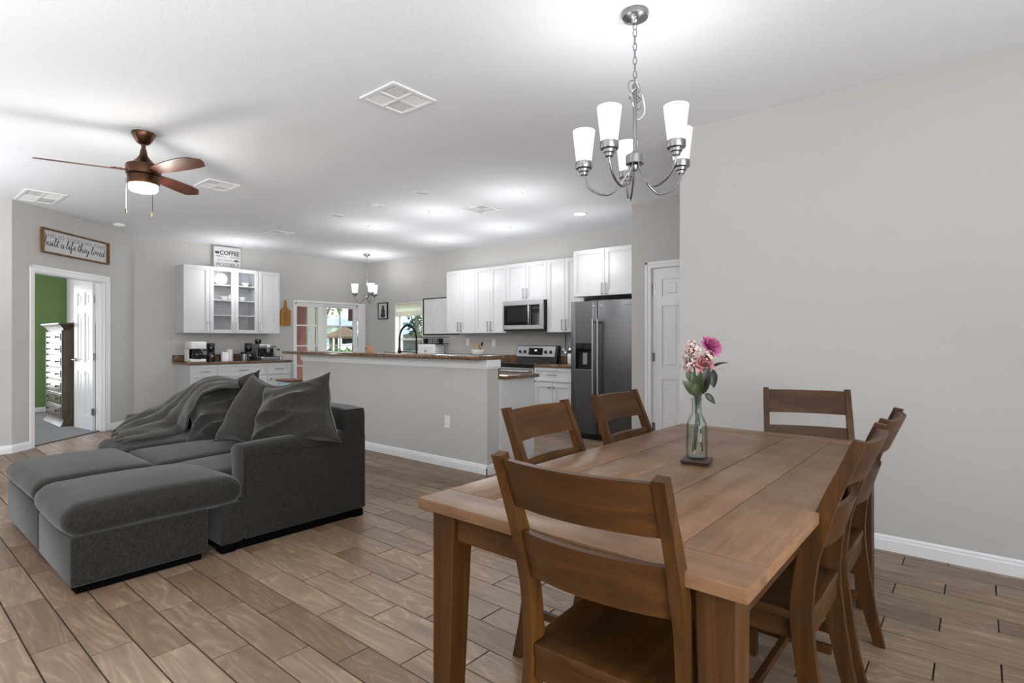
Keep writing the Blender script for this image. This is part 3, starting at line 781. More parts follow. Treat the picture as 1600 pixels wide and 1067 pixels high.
def throw_f(u, v):
    T, B = pl(Tp, u), pl(Bp, u)
    p = T.lerp(B, v)
    out = Vector((.35, -.7, .62)).normalized()
    ph = 2.2 * noise.noise(Vector((u * 3.2, 1.3, 0)))
    fold = math.sin(2 * math.pi * (3.6 * v + .35 * math.sin(u * 5)) + ph)
    am = .030 * min(1, u * 5 + .25) * (.5 + .5 * math.sin(math.pi * min(1, v * 1.15 + .05)))
    p += out * (am * (fold * .5 + .5) ** .7 + .03 * math.sin(math.pi * v) + .014 * noise.noise(Vector((u * 9, v * 7, 4))))
    if v > .93: p.z -= .012 * (v - .93) / .07
    if u > .93: p += Vector((-.02, -.03, -.05)) * (u - .93) / .07 * (.5 + .5 * math.sin(v * 19))
    return p
th_ = MB().surf(throw_f, 80, 44).build('throw_blanket', M['throw'], None, angle=180)
tag(th_, 'charcoal plush throw blanket draped over a sofa pillow and the low far arm', 'blanket')
md = th_.modifiers.new('thick', 'SOLIDIFY'); md.thickness = .018; md.offset = 1
md = th_.modifiers.new('smooth', 'SUBSURF'); md.levels = 1; md.render_levels = 1

# ------------------------------------------------------------------ dining table
tb = thing('dining_table', (-.825, 2.095, 0), 'rectangular brown wooden dining table with plank top and square tapered legs', 'table')
tx0, tx1, ty0, ty1, tz0, tz1 = -1.31, -.34, 1.11, 3.08, .727, .76
bw = .13
for y in (ty0, ty1 - bw):
    MB().box(tx0, tx1, y, y + bw - .001, tz0, tz1, .0035, 2).build('breadboard_end', M['table_x'], tb)
nb = 5; ww = (tx1 - tx0) / nb
for k in range(nb):
    MB().box(tx0 + k * ww + (.0006 if k else 0), tx0 + (k + 1) * ww - .0006, ty0 + bw, ty1 - bw - .001, tz0, tz1 - (.0008 if k % 2 else 0), .0028, 2).build('plank', M['table_y'], tb)
def taper_leg(mb, x, y, sx, sy, w=.088, w2=.064, z1=.726):
    x1, y1 = x + sx * w, y + sy * w; x2, y2 = x + sx * w2, y + sy * w2
    def ring(a, b, c, d, z):
        xa, xb, ya, yb = min(a, c), max(a, c), min(b, d), max(b, d)
        return [(xa, ya, z), (xb, ya, z), (xb, yb, z), (xa, yb, z)]
    r0, r1, r2 = ring(x, y, x2, y2, 0), ring(x, y, x1, y1, .60), ring(x, y, x1, y1, z1)
    r2 = ring(x, y, x1, y1, z1); mb.hexa(r0 + r2, .004, 2)
    return mb
ins = .032
for x, sx in ((tx0 + ins, 1), (tx1 - ins, -1)):
    for y, sy in ((ty0 + ins, 1), (ty1 - ins, -1)):
        taper_leg(MB(), x, y, sx, sy).build('leg', M['leg_z'], tb, flat=True)
for y in (ty0 + ins + .014, ty1 - ins - .036): MB().box(tx0 + .122, tx1 - .122, y, y + .022, .642, .726, .002).build('apron', M['apron'], tb, flat=True)
M['apron_y'] = wood('long_apron_wood', *CD, 1, .44, spec=.3)
for x in (tx0 + ins + .014, tx1 - ins - .036): MB().box(x, x + .022, ty0 + .122, ty1 - .122, .642, .726, .002).build('apron', M['apron_y'], tb, flat=True)

# ------------------------------------------------------------------ dining chairs
PY = [(0, -.205, .036), (.12, -.172, .046), (.28, -.142, .056), (.45, -.122, .058), (.60, -.136, .054), (.78, -.190, .044), (.965, -.268, .032)]
def post_y(z):
    for a, b in zip(PY, PY[1:]):
        if a[0] <= z <= b[0]:
            f = (z - a[0]) / (b[0] - a[0]); return a[1] + (b[1] - a[1]) * f, a[2] + (b[2] - a[2]) * f
    return PY[-1][1:]
def make_chair():
    r = thing('dining_chair', (0, 0, 0), 'x', 'chair', 'wooden ladder back chairs round the dining table')
    hw, pw = .216, .028
    for sx in (-1, 1):
        mb = MB(); rings = []
        N = 14
        for i in range(N + 1):
            z = .965 * i / N; y, d = post_y(z)
            y = y + .004 * math.sin(i)*0
            xa, xb = sorted((sx * hw, sx * (hw - pw)))
            dz = .006 if i == N else 0
            rings.append([mb.bm.verts.new(p) for p in ((xa, y - d / 2, z), (xb, y - d / 2, z), (xb, y + d / 2, z + dz), (xa, y + d / 2, z + dz))])
        for a, b in zip(rings, rings[1:]):
            for k in range(4): mb.bm.faces.new((a[k], a[(k + 1) % 4], b[(k + 1) % 4], b[k]))
        mb.bm.faces.new(rings[0][::-1]); mb.bm.faces.new(rings[-1])
        es = [e for e in mb.bm.edges if len(e.link_faces) == 2 and e.calc_face_angle(0) > .9]
        bmesh.ops.bevel(mb.bm, geom=es, offset=.003, segments=2, profile=.5, affect='EDGES')
        mb.build('rear_leg', M['ch_z'], r, angle=35)
    def rail(z0, z1, bow, th):
        mb = MB(); n = 14; xi = hw - pw - .0
        g = []
        for i in range(n + 1):
            u = -1 + 2 * i / n; x = u * xi; row = []
            for z, s_ in ((z0, -1), (z1, -1), (z1, 1), (z0, 1)):
                y, d = post_y(z); row.append(mb.bm.verts.new((x, y - .002 - bow * (1 - u * u) + s_ * th / 2, z)))
            g.append(row)
        for a, b in zip(g, g[1:]):
            for k in range(4): mb.bm.faces.new((a[k], b[k], b[(k + 1) % 4], a[(k + 1) % 4]))
        mb.bm.faces.new(g[0]); mb.bm.faces.new(g[-1][::-1])
        es = [e for e in mb.bm.edges if len(e.link_faces) == 2 and e.calc_face_angle(0) > .9]
        bmesh.ops.bevel(mb.bm, geom=es, offset=.003, segments=2, profile=.5, affect='EDGES')
        mb.build('back_rail', M['ch_x'], r, angle=35)
    rail(.836, .958, .030, .021); rail(.645, .767, .030, .021)
    def seat(u, v, s_):
        a, b = 2 * u - 1, 2 * v - 1
        x = a * .214; y = .054 + b * .158
        k = max(0, (1 - abs(a) ** 3)) * max(0, 1 - abs(b - .0) ** 3)
        z = (.468 - .016 * k + .004 * b) if s_ > 0 else .436
        return Vector((x, y, z))
    mb = MB(); n = 12
    mb.surf(lambda u, v: seat(u, v, 1), n, n); mb.surf(lambda u, v: seat(v, u, -1), n, n)
    for q in (lambda u, v: seat(u, 0, 1).lerp(seat(u, 0, -1), 1 - v), lambda u, v: seat(u, 1, 1).lerp(seat(u, 1, -1), v), lambda u, v: seat(0, u, 1).lerp(seat(0, u, -1), v), lambda u, v: seat(1, u, 1).lerp(seat(1, u, -1), 1 - v)):
        mb.surf(q, n, 1)
    bmesh.ops.remove_doubles(mb.bm, verts=mb.bm.verts, dist=.0005)
    bmesh.ops.recalc_face_normals(mb.bm, faces=mb.bm.faces)
    es = [e for e in mb.bm.edges if len(e.link_faces) == 2 and e.calc_face_angle(0) > .9]
    bmesh.ops.bevel(mb.bm, geom=es, offset=.006, segments=3, profile=.5, affect='EDGES')
    mb.box(-.186, .186, -.150, -.098, .437, .466, .005, 2)
    mb.build('seat', M['ch_y'], r, angle=40)
    for sx in (-1, 1):
        mb = MB()
        x0, x1 = sorted((sx * .205, sx * .165)); q0, q1 = sorted((sx * .203, sx * .174))
        mb.hexa([(q0, .155, 0), (q1, .155, 0), (q1, .185, 0), (q0, .185, 0), (x0, .150, .436), (x1, .150, .436), (x1, .190, .436), (x0, .190, .436)], .003)
        mb.build('front_leg', M['ch_z'], r, flat=True)
        xs = sorted((sx * .198, sx * .178))
        MB().box(xs[0], xs[1], -.115, .150, .375, .436, .002).build('apron', M['ch_y'], r, flat=True)
        MB().box(xs[0], xs[1], -.13, .156, .175, .205, .002).build('stretcher', M['ch_y'], r, flat=True)
    MB().box(-.165, .165, .16, .18, .375, .436, .002).build('apron', M['ch_x'], r, flat=True)
    MB().box(-.186, .186, -.145, -.125, .375, .436, .002).build('apron', M['ch_x'], r, flat=True)
    MB().box(-.178, .178, .0, .022, .178, .202, .002).build('stretcher', M['ch_x'], r, flat=True)
    return r
chair = make_chair()
R_ = math.radians
for i, (x, y, rz, lb) in enumerate([
    (-.690, 1.276, R_(2.5), 'wooden chair seen from behind at the near short end of the table'),
    (-1.180, 1.885, R_(-90), 'wooden chair on the sofa side of the table before the white kitchen end panel'),
    (-1.190, 2.555, R_(-91), 'wooden chair on the sofa side of the table standing before the refrigerator'),
    (-.512, 1.945, R_(90), 'wooden chair pushed in at the blank wall side beside the near table corner'),
    (-.512, 2.475, R_(90), 'wooden chair pushed in at the blank wall side, farther from the near table corner'),
    (-.655, 3.175, R_(199), 'wooden chair turned slightly at the far short end of the table by the blank wall')]):
    o = chair if i == 0 else copy_tree(chair)
    put(o, (x, y, 0), rz, lb)

# ------------------------------------------------------------------ vase with flowers on a coaster
vc = Vector((-.842, 2.118, .76))
co = thing('coaster', vc, 'square dark wooden coaster with a stepped edge under the bottle vase', 'coaster')
ca = R_(40)
def diamond(mb, h0, h1, s_, b):
    u = Vector((math.cos(ca), math.sin(ca), 0)); v = Vector((-u.y, u.x, 0))
    ca2 = R_(12); u = Vector((math.cos(ca2), math.sin(ca2), 0)); v = Vector((-u.y, u.x, 0))
    mb.obox(vc - u * s_ - v * s_ + Z_ * h0, u, v, Z_, 2 * s_, 2 * s_, h1 - h0, b)
mb = MB(); diamond(mb, 0, .008, .050, .002); mb.build('foot', M['dkwood'], co, flat=True)
mb = MB(); diamond(mb, .008, .018, .054, .003); mb.build('top', M['dkwood'], co, flat=True)
vz = vc + Z_ * .018
va = thing('bottle_vase', vz, 'clear greenish glass bottle vase on the dark coaster', 'vase')
prof = [(0, .0), (.033, 0), (.039, .004), (.040, .02), (.040, .118), (.038, .135), (.030, .155), (.022, .170), (.0185, .182), (.0180, .215), (.0205, .232), (.0215, .236),
        (.0195, .237), (.0160, .228), (.0155, .182), (.019, .168), (.027, .153), (.035, .134), (.0365, .118), (.0365, .02), (.034, .010), (0, .008)]
MB().lathe(prof, vz, 40, cap=False).build('bottle', M['glass'], va, angle=50)
def bez(a, b, c, n=10):
    a, b, c = Vector(a), Vector(b), Vector(c)
    return [a * (1 - t_) ** 2 + b * 2 * t_ * (1 - t_) + c * t_ * t_ for t_ in [i / n for i in range(n + 1)]]
CR = Vector((.7646, .6445, 0)); CF = Vector((-.6445, .7646, 0))          # across and along the table diagonal
def vp(r, f, z): return vz + CR * r + CF * f + Z_ * z
def stem_pts(r, f, z, k=0):
    return [vp(.022 * math.sin(k * 2.1), .022 * math.cos(k * 2.1), .03)] + bez(vp(.006 * math.sin(k * 1.7), .006 * math.cos(k * 1.7), .18), vp(r * .15, f * .15, .24 + z * .06), vp(r, f, z), 8)
def petal(mb, c, d, up, L, W, curl):
    d, up = Vector(d).normalized(), Vector(up).normalized(); s_ = d.cross(up).normalized()
    def f(u, v):
        a = 2 * v - 1; w = W * math.sin(math.pi * min(1, .12 + u * .78)) ** .8
        return c + d * (L * u) + s_ * (w * a) + up * (curl * u * u - .35 * W * a * a * -1 * .6)
    mb.surf(f, 4, 4)
def rose(c, R, mat, label, k, name='rose'):
    c = Vector(c); t_ = thing(name, c, label, 'flower')
    rel = c - vz; r, f = rel.dot(CR), rel.dot(CF)
    MB().tube(stem_pts(r, f, rel.z - R * .5, k), .0036, 6).build('stem', M['stem'], t_)
    mb = MB(); rnd = random.Random(k); ax = (-CF * .75 + Z_ * .6 + CR * (.45 if k == 1 else -.2)).normalized()
    a = ax.orthogonal().normalized(); b = ax.cross(a)
    for ring, (m, tilt, L) in enumerate(((5, .25, .75), (7, .6, .85), (9, 1.0, 1.0), (10, 1.35, 1.05))):
        for i in range(m):
            an = 2 * math.pi * (i + .5 * ring) / m + rnd.uniform(-.2, .2)
            rad = a * math.cos(an) + b * math.sin(an)
            d = ax * math.cos(tilt) + rad * math.sin(tilt)
            petal(mb, c - ax * R * .4 + rad * R * .06 * ring, d, ax - rad * .3, R * L, R * .36, R * (.25 - .12 * ring))
    mb.build('bloom', mat, t_, angle=80)
    mb = MB()
    for i in range(5):
        an = 2 * math.pi * i / 5; rad = a * math.cos(an) + b * math.sin(an)
        petal(mb, c - ax * R * .55, rad * .8 + ax * .2, ax, R * .6, R * .14, .002)
    mb.build('sepal', M['stem'], t_, angle=80)
rose(vp(.062, .0, .442), .040, M['rose'], 'large magenta rose at the top of the bottle vase', 1)
rose(vp(.022, -.015, .372), .034, M['blush'], 'blush pink rose in the middle of the vase bouquet', 2)
def spray(c, R, n, label, k, hz):
    c = Vector(c); t_ = thing('blossom_spray', c, label, 'flower', 'pale blossom sprays in the vase'); rnd = random.Random(k)
    rel = c - vz; r, f = rel.dot(CR), rel.dot(CF)
    mb = MB().tube(stem_pts(r, f, rel.z - hz * .3, k), .003, 6); fl = []
    base = c - Z_ * hz * .6
    for i in range(n):
        d = Vector((rnd.gauss(0, 1), rnd.gauss(0, 1), rnd.gauss(0, 1))).normalized()
        p = c + Vector((d.x * R, d.y * R, d.z * hz)) * rnd.uniform(.55, 1)
        if i % 3 == 0: mb.tube([base, base.lerp(p, .6) + Z_ * .004, p], .0009, 4)
        fl.append((p, d))
    mb.build('stem', M['stem'], t_)
    mb = MB()
    for p, d in fl:
        a = d.orthogonal().normalized(); b = d.cross(a); s_ = rnd.uniform(.0045, .0078)
        for q in range(4):
            an = q * math.pi / 2 + rnd.random(); rad = a * math.cos(an) + b * math.sin(an); w = d.cross(rad)
            v = [mb.bm.verts.new(x) for x in (p, p + rad * s_ * .6 + w * s_ * .5 + d * s_ * .25, p + rad * s_ * 1.15 + d * s_ * .35, p + rad * s_ * .6 - w * s_ * .5 + d * s_ * .25)]
            mb.bm.faces.new(v)
    o = mb.build('blossoms', M['white_fl'], t_, flat=True); o['kind'] = 'stuff'
spray(vp(-.012, .008, .425), .034, 120, 'pale blossom spray between the two roses and the white door', 5, .040)
spray(vp(-.034, -.004, .375), .026, 110, 'pale pink blossom spray at the outer edge over the green leaves', 6, .048)
spray(vp(.040, -.02, .398), .022, 60, 'small pale blossom spray under the magenta rose', 7, .022)
def leaf(mb, p0, p1, W, n, curl=.2):
    p0, p1, n = Vector(p0), Vector(p1), Vector(n).normalized(); d = p1 - p0; s_ = d.cross(n).normalized()
    def f(u, v):
        a = 2 * v - 1; w = W * math.sin(math.pi * u ** .8) ** .9
        return p0 + d * u + s_ * w * a + n * (curl * d.length * math.sin(math.pi * u) * .5 + abs(a) * w * .3)
    mb.surf(f, 8, 4)
def branch(name, label, k, tip, leaves, mat):
    t_ = thing(name, vz, label, 'leaf')
    MB().tube(stem_pts(*tip, k), .0032, 6).build('stem', M['stem'], t_)
    for (a, b, W, n) in leaves:
        mb = MB(); leaf(mb, vp(*a), vp(*b), W, n); mb.build('leaf', mat, t_, angle=80)
branch('leaf_branch', 'green leaf branch spreading low toward the chair posts', 8, (-.012, -.01, .30),
       [((-.008, -.012, .245), (-.066, -.03, .305), .020, (.5, -.8, .5)), ((-.005, -.012, .27), (-.030, -.03, .340), .018, (.5, -1, .3)), ((.0, -.012, .24), (-.022, -.02, .31), .016, (.6, -1, .2)), ((-.012, -.02, .29), (-.052, -.02, .335), .015, (.5, -.8, .3)), ((.003, -.014, .255), (.006, -.03, .345), .016, (.1, -1, .2))], M['leaf'])
branch('leaf_branch', 'dark leaf branch with long leaves reaching to the blank wall', 9, (.045, -.005, .36),
       [((.02, -.012, .25), (.038, -.03, .37), .019, (.3, -1, .1)), ((.045, -.005, .345), (.128, .0, .372), .012, (0, -.4, 1)), ((.05, -.005, .352), (.062, -.015, .275), .020, (.5, -1, .2)), ((.028, -.01, .255), (.068, -.012, .212), .013, (.4, -1, .5)), ((.018, -.012, .27), (.03, -.02, .34), .018, (-.2, -1, .2))], M['leafd'])
branch('grass_blade', 'thin dark blade of foliage beside the magenta rose', 10, (.06, .012, .44),
       [((.06, .012, .44), (.125, .012, .462), .0035, (0, 0, 1))], M['leafd'])
branch('grass_blade', 'thin dark blade of foliage under the long leaves', 12, (.06, .01, .335),
       [((.06, .01, .335), (.128, .01, .348), .003, (0, 0, 1))], M['leafd'])

# ------------------------------------------------------------------ cabinets
def shaker(mb, O, U, N, w, h, t=.019, rail=.055, hole=False):
    for a, b in ((0, rail), (w - rail, rail)): mb.obox(O + U * a, U, Z_, N, b, h, t, .0015)
    for a, b in ((0, rail), (h - rail, rail)): mb.obox(O + U * rail + Z_ * a, U, Z_, N, w - 2 * rail, b, t, .0015)
    if not hole:
        mb.obox(O + U * (rail - .002) + Z_ * (rail - .002), U, Z_, N, w - 2 * rail + .004, h - 2 * rail + .004, t * .35)
        r2 = rail + .012
        for a, b, c, d in ((rail, rail, .012, h - 2 * rail), (w - r2, rail, .012, h - 2 * rail), (r2, rail, w - 2 * r2, .012), (r2, h - r2, w - 2 * r2, .012)):
            mb.obox(O + U * a + Z_ * b, U, Z_, N, c, d, t * .62)
    return mb
def pull(P, ax, N, L, parent, name='handle'):
    a, b = P - ax * L / 2, P + ax * L / 2
    mb = MB().tube([a + N * .03 - ax * .012, a + N * .03, b + N * .03, b + N * .03 + ax * .012], .0055, 8)
    for q in (a, b): mb.cyl(q, q + N * .03, .0045, 8)
    return mb.build(name, M['nickel'], parent)
def knob(P, N, parent):
    return MB().lathe([(.008, 0), (.006, .012), (.014, .018), (.015, .026), (.008, .031), (0, .032)], P, 14, N).build('knob', M['nickel'], parent)
def cabinet(name, O, U, N, w, dpt, z0, z1, label, doors=(), drawers=(), toe=False, group=None, open_front=False):
    """O: floor point below the lower corner of the front. doors: (u0, u1, z0, z1, handle_u, handle_z, kind); drawers: (u0, u1, z0, z1)"""
    O = Vector((O[0], O[1], 0)); c = thing(name, O + U * w / 2 - N * dpt / 2 + Z_ * (0 if toe else z0), label, 'cabinet', group)
    mb = MB()
    zb = z0 + (.09 if toe else 0)
    if open_front:
        T = .018
        mb.obox(O - N * dpt + Z_ * z0, U, Z_, N, T, z1 - z0, dpt); mb.obox(O + U * (w - T) - N * dpt + Z_ * z0, U, Z_, N, T, z1 - z0, dpt)
        for z in (z0, z1 - T): mb.obox(O + U * T - N * dpt + Z_ * z, U, Z_, N, w - 2 * T, T, dpt)
        mb.obox(O + U * T - N * dpt + Z_ * (z0 + T), U, Z_, N, w - 2 * T, z1 - z0 - 2 * T, .01)
    else:
        mb.obox(O - N * dpt + Z_ * zb, U, Z_, N, w, z1 - zb, dpt, .001)
        if toe: mb.obox(O - N * dpt + Z_ * z0, U, Z_, N, w, .09, dpt - .06)
    mb.build('body', M['cab'], c, flat=True)
    if open_front:
        for z in open_front: MB().obox(O + U * .018 - N * (dpt - .01) + Z_ * z, U, Z_, N, w - .036, .018, dpt - .02).build('shelf', M['cab'], c, flat=True)
    g = .002
    for (u0, u1, a, b, hu, hz, kind) in doors:
        P = O + U * (u0 + g) + Z_ * (a + g) + N * .002
        d = shaker(MB(), P, U, N, u1 - u0 - 2 * g, b - a - 2 * g, hole=(kind == 'glass')).build('door', M['cab'], c, flat=True)
        if kind == 'glass':
            MB().obox(P + U * .05 + Z_ * .05 + N * .007, U, Z_, N, u1 - u0 - .1 - 2 * g, b - a - .1 - 2 * g, .004).build('pane', M['cabglass'], d, flat=True)
        if kind == 'knob': knob(O + U * hu + Z_ * hz + N * .021, N, d)
        elif hu is not None: pull(O + U * hu + Z_ * hz + N * .021, Z_, N, .128, d)
    for (u0, u1, a, b) in drawers:
        P = O + U * (u0 + g) + Z_ * (a + g) + N * .002
        d = shaker(MB(), P, U, N, u1 - u0 - 2 * g, b - a - 2 * g, rail=.032).build('drawer', M['cab'], c, flat=True)
        pull(O + U * (u0 + u1) / 2 + Z_ * (a + b) / 2 + N * .021, U, N, .128, d)
    return c
UK, NK = X_, -Y_
UC, NC = Y_, X_
G1, G2, G3, G4 = 'wall cabinets along the kitchen wall', 'base cabinets in the kitchen', 'wall cabinets over the coffee counter', 'base cabinets of the coffee counter'
def upper(x0, x1, z0, z1, split, label, hz, yf=6.37, hh=.035):
    s = split - x0; w = x1 - x0
    return cabinet('wall_cabinet', (x0, yf), UK, NK, w, 6.698 - yf, z0, z1, label,
        [(0, s, z0, z1, s - hh, hz, 'solid'), (s, w, z0, z1, s + hh, hz, 'solid')], group=G1)
upper(-6.77, -6.115, 1.345, 2.37, -6.445, 'tall white two door wall cabinet beside the whiteboard', 1.45)
upper(-6.113, -5.465, 1.345, 2.37, -5.79, 'tall white two door wall cabinet between the microwave and the cabinet at the whiteboard', 1.45)
upper(-5.463, -4.70, 1.815, 2.375, -5.085, 'short white two door wall cabinet over the microwave', 1.92)
upper(-4.698, -4.075, 1.345, 2.375, -4.39, 'tall white two door wall cabinet between the microwave and the refrigerator', 1.45)
upper(-4.07, -3.015, 1.80, 2.40, -3.60, 'deep white two door wall cabinet over the refrigerator', 1.885, 6.10, .03)
# kitchen base run
def base(x0, x1, label, split, yf=6.07):
    w = x1 - x0; s = split - x0
    return cabinet('base_cabinet', (x0, yf), UK, NK, w, 6.698 - yf, 0, .868, label,
        [(0, s, .095, .66, s - .035, .60, 'knob'), (s, w, .095, .66, s + .035, .60, 'knob')], [(0, w, .675, .86)], True, G2)
base(-4.695, -4.075, 'white base cabinet with one drawer and two doors between the range and the refrigerator', -4.385)
base(-7.10, -6.30, 'white base cabinet of the kitchen wall under the whiteboard', -6.70)
base(-6.298, -5.47, 'white base cabinet standing beside the far side of the range', -5.88)
def worktop(name, x0, x1, label, splash=True, yf=6.04):
    c = thing(name, ((x0 + x1) / 2, 6.35, .868), label, 'countertop')
    MB().box(x0, x1, yf, 6.698, .8695, .902, .004, 2).build('slab', M['granite'], c)
    if splash: MB().box(x0, x1, 6.676, 6.698, .903, 1.005, .003).build('backsplash', M['granite'], c, flat=True)
    return c
worktop('countertop', -4.697, -4.06, 'short brown granite countertop between the range and the refrigerator')
worktop('countertop', -8.9, -5.465, 'long brown granite countertop under the kitchen window and the whiteboard')
cabinet('base_cabinet', (-8.9, 6.07), UK, NK, .88, .628, 0, .868, 'white base cabinet in the kitchen corner by the nook', [(0, .44, .095, .66, .40, .6, 'knob'), (.44, .88, .095, .66, .48, .6, 'knob')], [(0, .88, .675, .86)], True, G2)
cabinet('base_cabinet', (-8.018, 6.07), UK, NK, .916, .628, 0, .868, 'white base cabinet under the kitchen window', [(0, .45, .095, .66, .41, .6, 'knob'), (.45, .916, .095, .66, .49, .6, 'knob')], [(0, .916, .675, .86)], True, G2)
# peninsula
cabinet('peninsula_cabinet', (-3.42, 4.39), -X_, Y_, 3.2, .485, 0, .868, 'white peninsula cabinet run with a plain end panel behind the half wall',
        [(k * .64, (k + 1) * .64, .095, .86, k * .64 + .06, .78, 'solid') for k in range(5)], (), True)
c = thing('countertop', (-5.0, 4.15, .868), 'low brown granite countertop behind the raised bar with a square end', 'countertop')
MB().box(-6.66, -3.37, 3.925, 4.43, .8695, .902, .004, 2).build('slab', M['granite'], c)
MB().box(-6.66, -3.455, 3.901, 3.924, .8695, 1.055, .002).build('backsplash', M['granite'], c, flat=True)
c = thing('bar_top', (-5.2, 3.79, 1.057), 'long raised brown granite bar top over the half wall', 'countertop')
MB().box(-6.97, -3.43, 3.61, 3.975, 1.057, 1.095, .006, 2).build('slab', M['granite'], c)

# ------------------------------------------------------------------ appliances
f = thing('refrigerator', (-3.52, 6.28, 0), 'dark steel side by side refrigerator with an ice dispenser in its narrow door', 'refrigerator')
MB().box(-3.975, -3.06, 5.96, 6.66, .03, 1.72, .004).build('body', plain('fridge_side', (70, 71, 73), .5), f, flat=True)
MB().box(-3.97, -3.065, 5.93, 5.96, .0, .07).build('kick_grille', M['black'], f, flat=True)
def fdoor(x0, x1, holes=None):
    mb = MB()
    if holes is None: mb.box(x0, x1, 5.885, 5.955, .075, 1.722, .008, 3)
    else:
        a, b, c_, d = holes
        mb.box(x0, a, 5.885, 5.955, .075, 1.722, .004, 2).box(b, x1, 5.885, 5.955, .075, 1.722, .004, 2)
        mb.box(a - .004, b + .004, 5.8851, 5.955, .075, c_).box(a - .004, b + .004, 5.8851, 5.955, d, 1.722)
    return mb.build('door', M['fridge'], f)
da = fdoor(-3.975, -3.592, (-3.905, -3.665, .87, 1.20)); db = fdoor(-3.584, -3.06)
mb = MB().box(-3.905, -3.665, 5.935, 5.95, .87, 1.20); mb.box(-3.905, -3.90, 5.887, 5.95, .87, 1.20).box(-3.67, -3.665, 5.887, 5.95, .87, 1.20).box(-3.905, -3.665, 5.887, 5.95, .87, .885)
disp = mb.build('dispenser', M['black'], da, flat=True)
MB().box(-3.90, -3.67, 5.884, 5.935, 1.10, 1.198, .002).build('control_panel', M['blackglass'], da, flat=True)
MB().box(-3.82, -3.75, 5.915, 5.934, .93, 1.08, .006).build('dispenser_lever', M['insulated'], da)
MB().box(-3.905, -3.665, 5.882, 5.89, .862, .872).build('drip_tray', M['steel'], da, flat=True)
for p, x in ((da, -3.622), (db, -3.552)):
    mb = MB().tube([(x, 5.835, .50), (x, 5.83, .9), (x, 5.835, 1.50)], .0145, 12)
    for z in (.54, 1.46): mb.cyl((x, 5.886, z), (x, 5.835, z), .012, 10)
    mb.build('handle', M['steel'], p)
for p, x in ((da, -3.64), (db, -3.53)):
    MB().lathe([(.012, 0), (.012, .004), (.006, .006)], (x, 5.885, 1.655), 14, -Y_).build('badge', M['chrome'], p)
MB().box(-3.20, -3.11, 5.8838, 5.8845, 1.645, 1.662).build('nameplate', M['insulated'], db, flat=True)
MB().box(-3.72, -3.45, 5.96, 6.0, 1.72, 1.74, .003).build('hinge_cover', M['black'], f, flat=True)

m = thing('microwave', (-5.08, 6.48, 1.375), 'stainless over the range microwave with a black glass door', 'microwave')
MB().box(-5.455, -4.705, 6.285, 6.695, 1.375, 1.812, .003).build('case', M['black'], m, flat=True)
mb = MB().box(-5.455, -4.705, 6.262, 6.286, 1.745, 1.812, .003).box(-5.455, -4.705, 6.262, 6.286, 1.395, 1.455, .003).box(-5.455, -5.43, 6.262, 6.286, 1.455, 1.745).box(-4.765, -4.705, 6.262, 6.286, 1.455, 1.745)
mb.build('face_frame', M['steel'], m, flat=True)
dr = MB().box(-5.43, -4.93, 6.266, 6.285, 1.455, 1.745, .002).build('door', M['blackglass'], m, flat=True)
MB().box(-5.37, -5.0, 6.2645, 6.2662, 1.50, 1.70).build('window', plain('oven_window', (34, 34, 36), .08), dr, flat=True)
mb = MB().box(-4.955, -4.925, 6.225, 6.243, 1.46, 1.74, .006, 2)
for z in (1.49, 1.71): mb.box(-4.948, -4.932, 6.243, 6.266, z - .012, z + .012)
mb.build('handle', M['steel'], dr)
pn = MB().box(-4.915, -4.765, 6.266, 6.285, 1.455, 1.745, .002).build('control_panel', M['blackglass'], m, flat=True)
mb = MB()
for i in range(5):
    for j in range(3): mb.box(-4.895 + j * .04, -4.868 + j * .04, 6.2645, 6.2662, 1.475 + i * .032, 1.492 + i * .032)
mb.build('keypad', plain('dim_keys', (58, 58, 60), .4), pn, flat=True)
MB().box(-4.90, -4.78, 6.2645, 6.2662, 1.68, 1.715).build('display', plain('clock_display', (26, 34, 34), .2), pn, flat=True)
MB().box(-5.44, -4.72, 6.29, 6.36, 1.368, 1.3755).build('vent_grille', M['black'], m, flat=True)

r = thing('range', (-5.08, 6.37, 0), 'stainless electric range with knobs on a raised back panel', 'stove')
MB().box(-5.46, -4.70, 6.06, 6.69, .02, .885).build('body', M['black'], r, flat=True)
MB().box(-5.462, -4.698, 6.03, 6.64, .886, .905, .004).build('cooktop', M['blackglass'], r, flat=True)
for x, y, q in ((-5.27, 6.2, .1), (-4.89, 6.2, .08), (-5.27, 6.47, .08), (-4.89, 6.47, .1)):
    mb = MB()
    mb.surf(lambda u, v: Vector((x + (q - .006 * v) * math.cos(u * 2 * math.pi), y + (q - .006 * v) * math.sin(u * 2 * math.pi), .9056)), 32, 1)
    mb.build('burner_ring', M['insulated'], r, flat=True)
od = MB().box(-5.455, -4.705, 6.035, 6.06, .22, .845, .004).build('oven_door', M['steel'], r, flat=True)
MB().box(-5.36, -4.80, 6.0335, 6.0355, .36, .70).build('oven_window', M['blackglass'], od, flat=True)
mb = MB().tube([(-5.42, 5.985, .80), (-4.74, 5.985, .80)], .013, 10)
for x in (-5.38, -4.78): mb.cyl((x, 6.036, .80), (x, 5.985, .80), .010, 8)
mb.build('handle', M['steel'], od)
MB().box(-5.455, -4.705, 6.035, 6.06, .03, .21, .004).build('storage_drawer', M['steel'], r, flat=True)
mb = MB().prism([(6.575, .905), (6.69, .905), (6.69, 1.155), (6.625, 1.155)], (-5.462, 0, 0), Y_, Z_, X_, .764)
back = mb.build('back_panel', M['black'], r, flat=True)
sl = Vector((0, .05, .25)).normalized(); sn = Vector((0, -sl.z, sl.y))
Pb = Vector((-5.455, 6.575, .905))
MB().obox(Pb + sl * .085 + sn * .001, X_, sl, sn, .72, .16, .006, .002).build('fascia', M['steel'], back, flat=True)
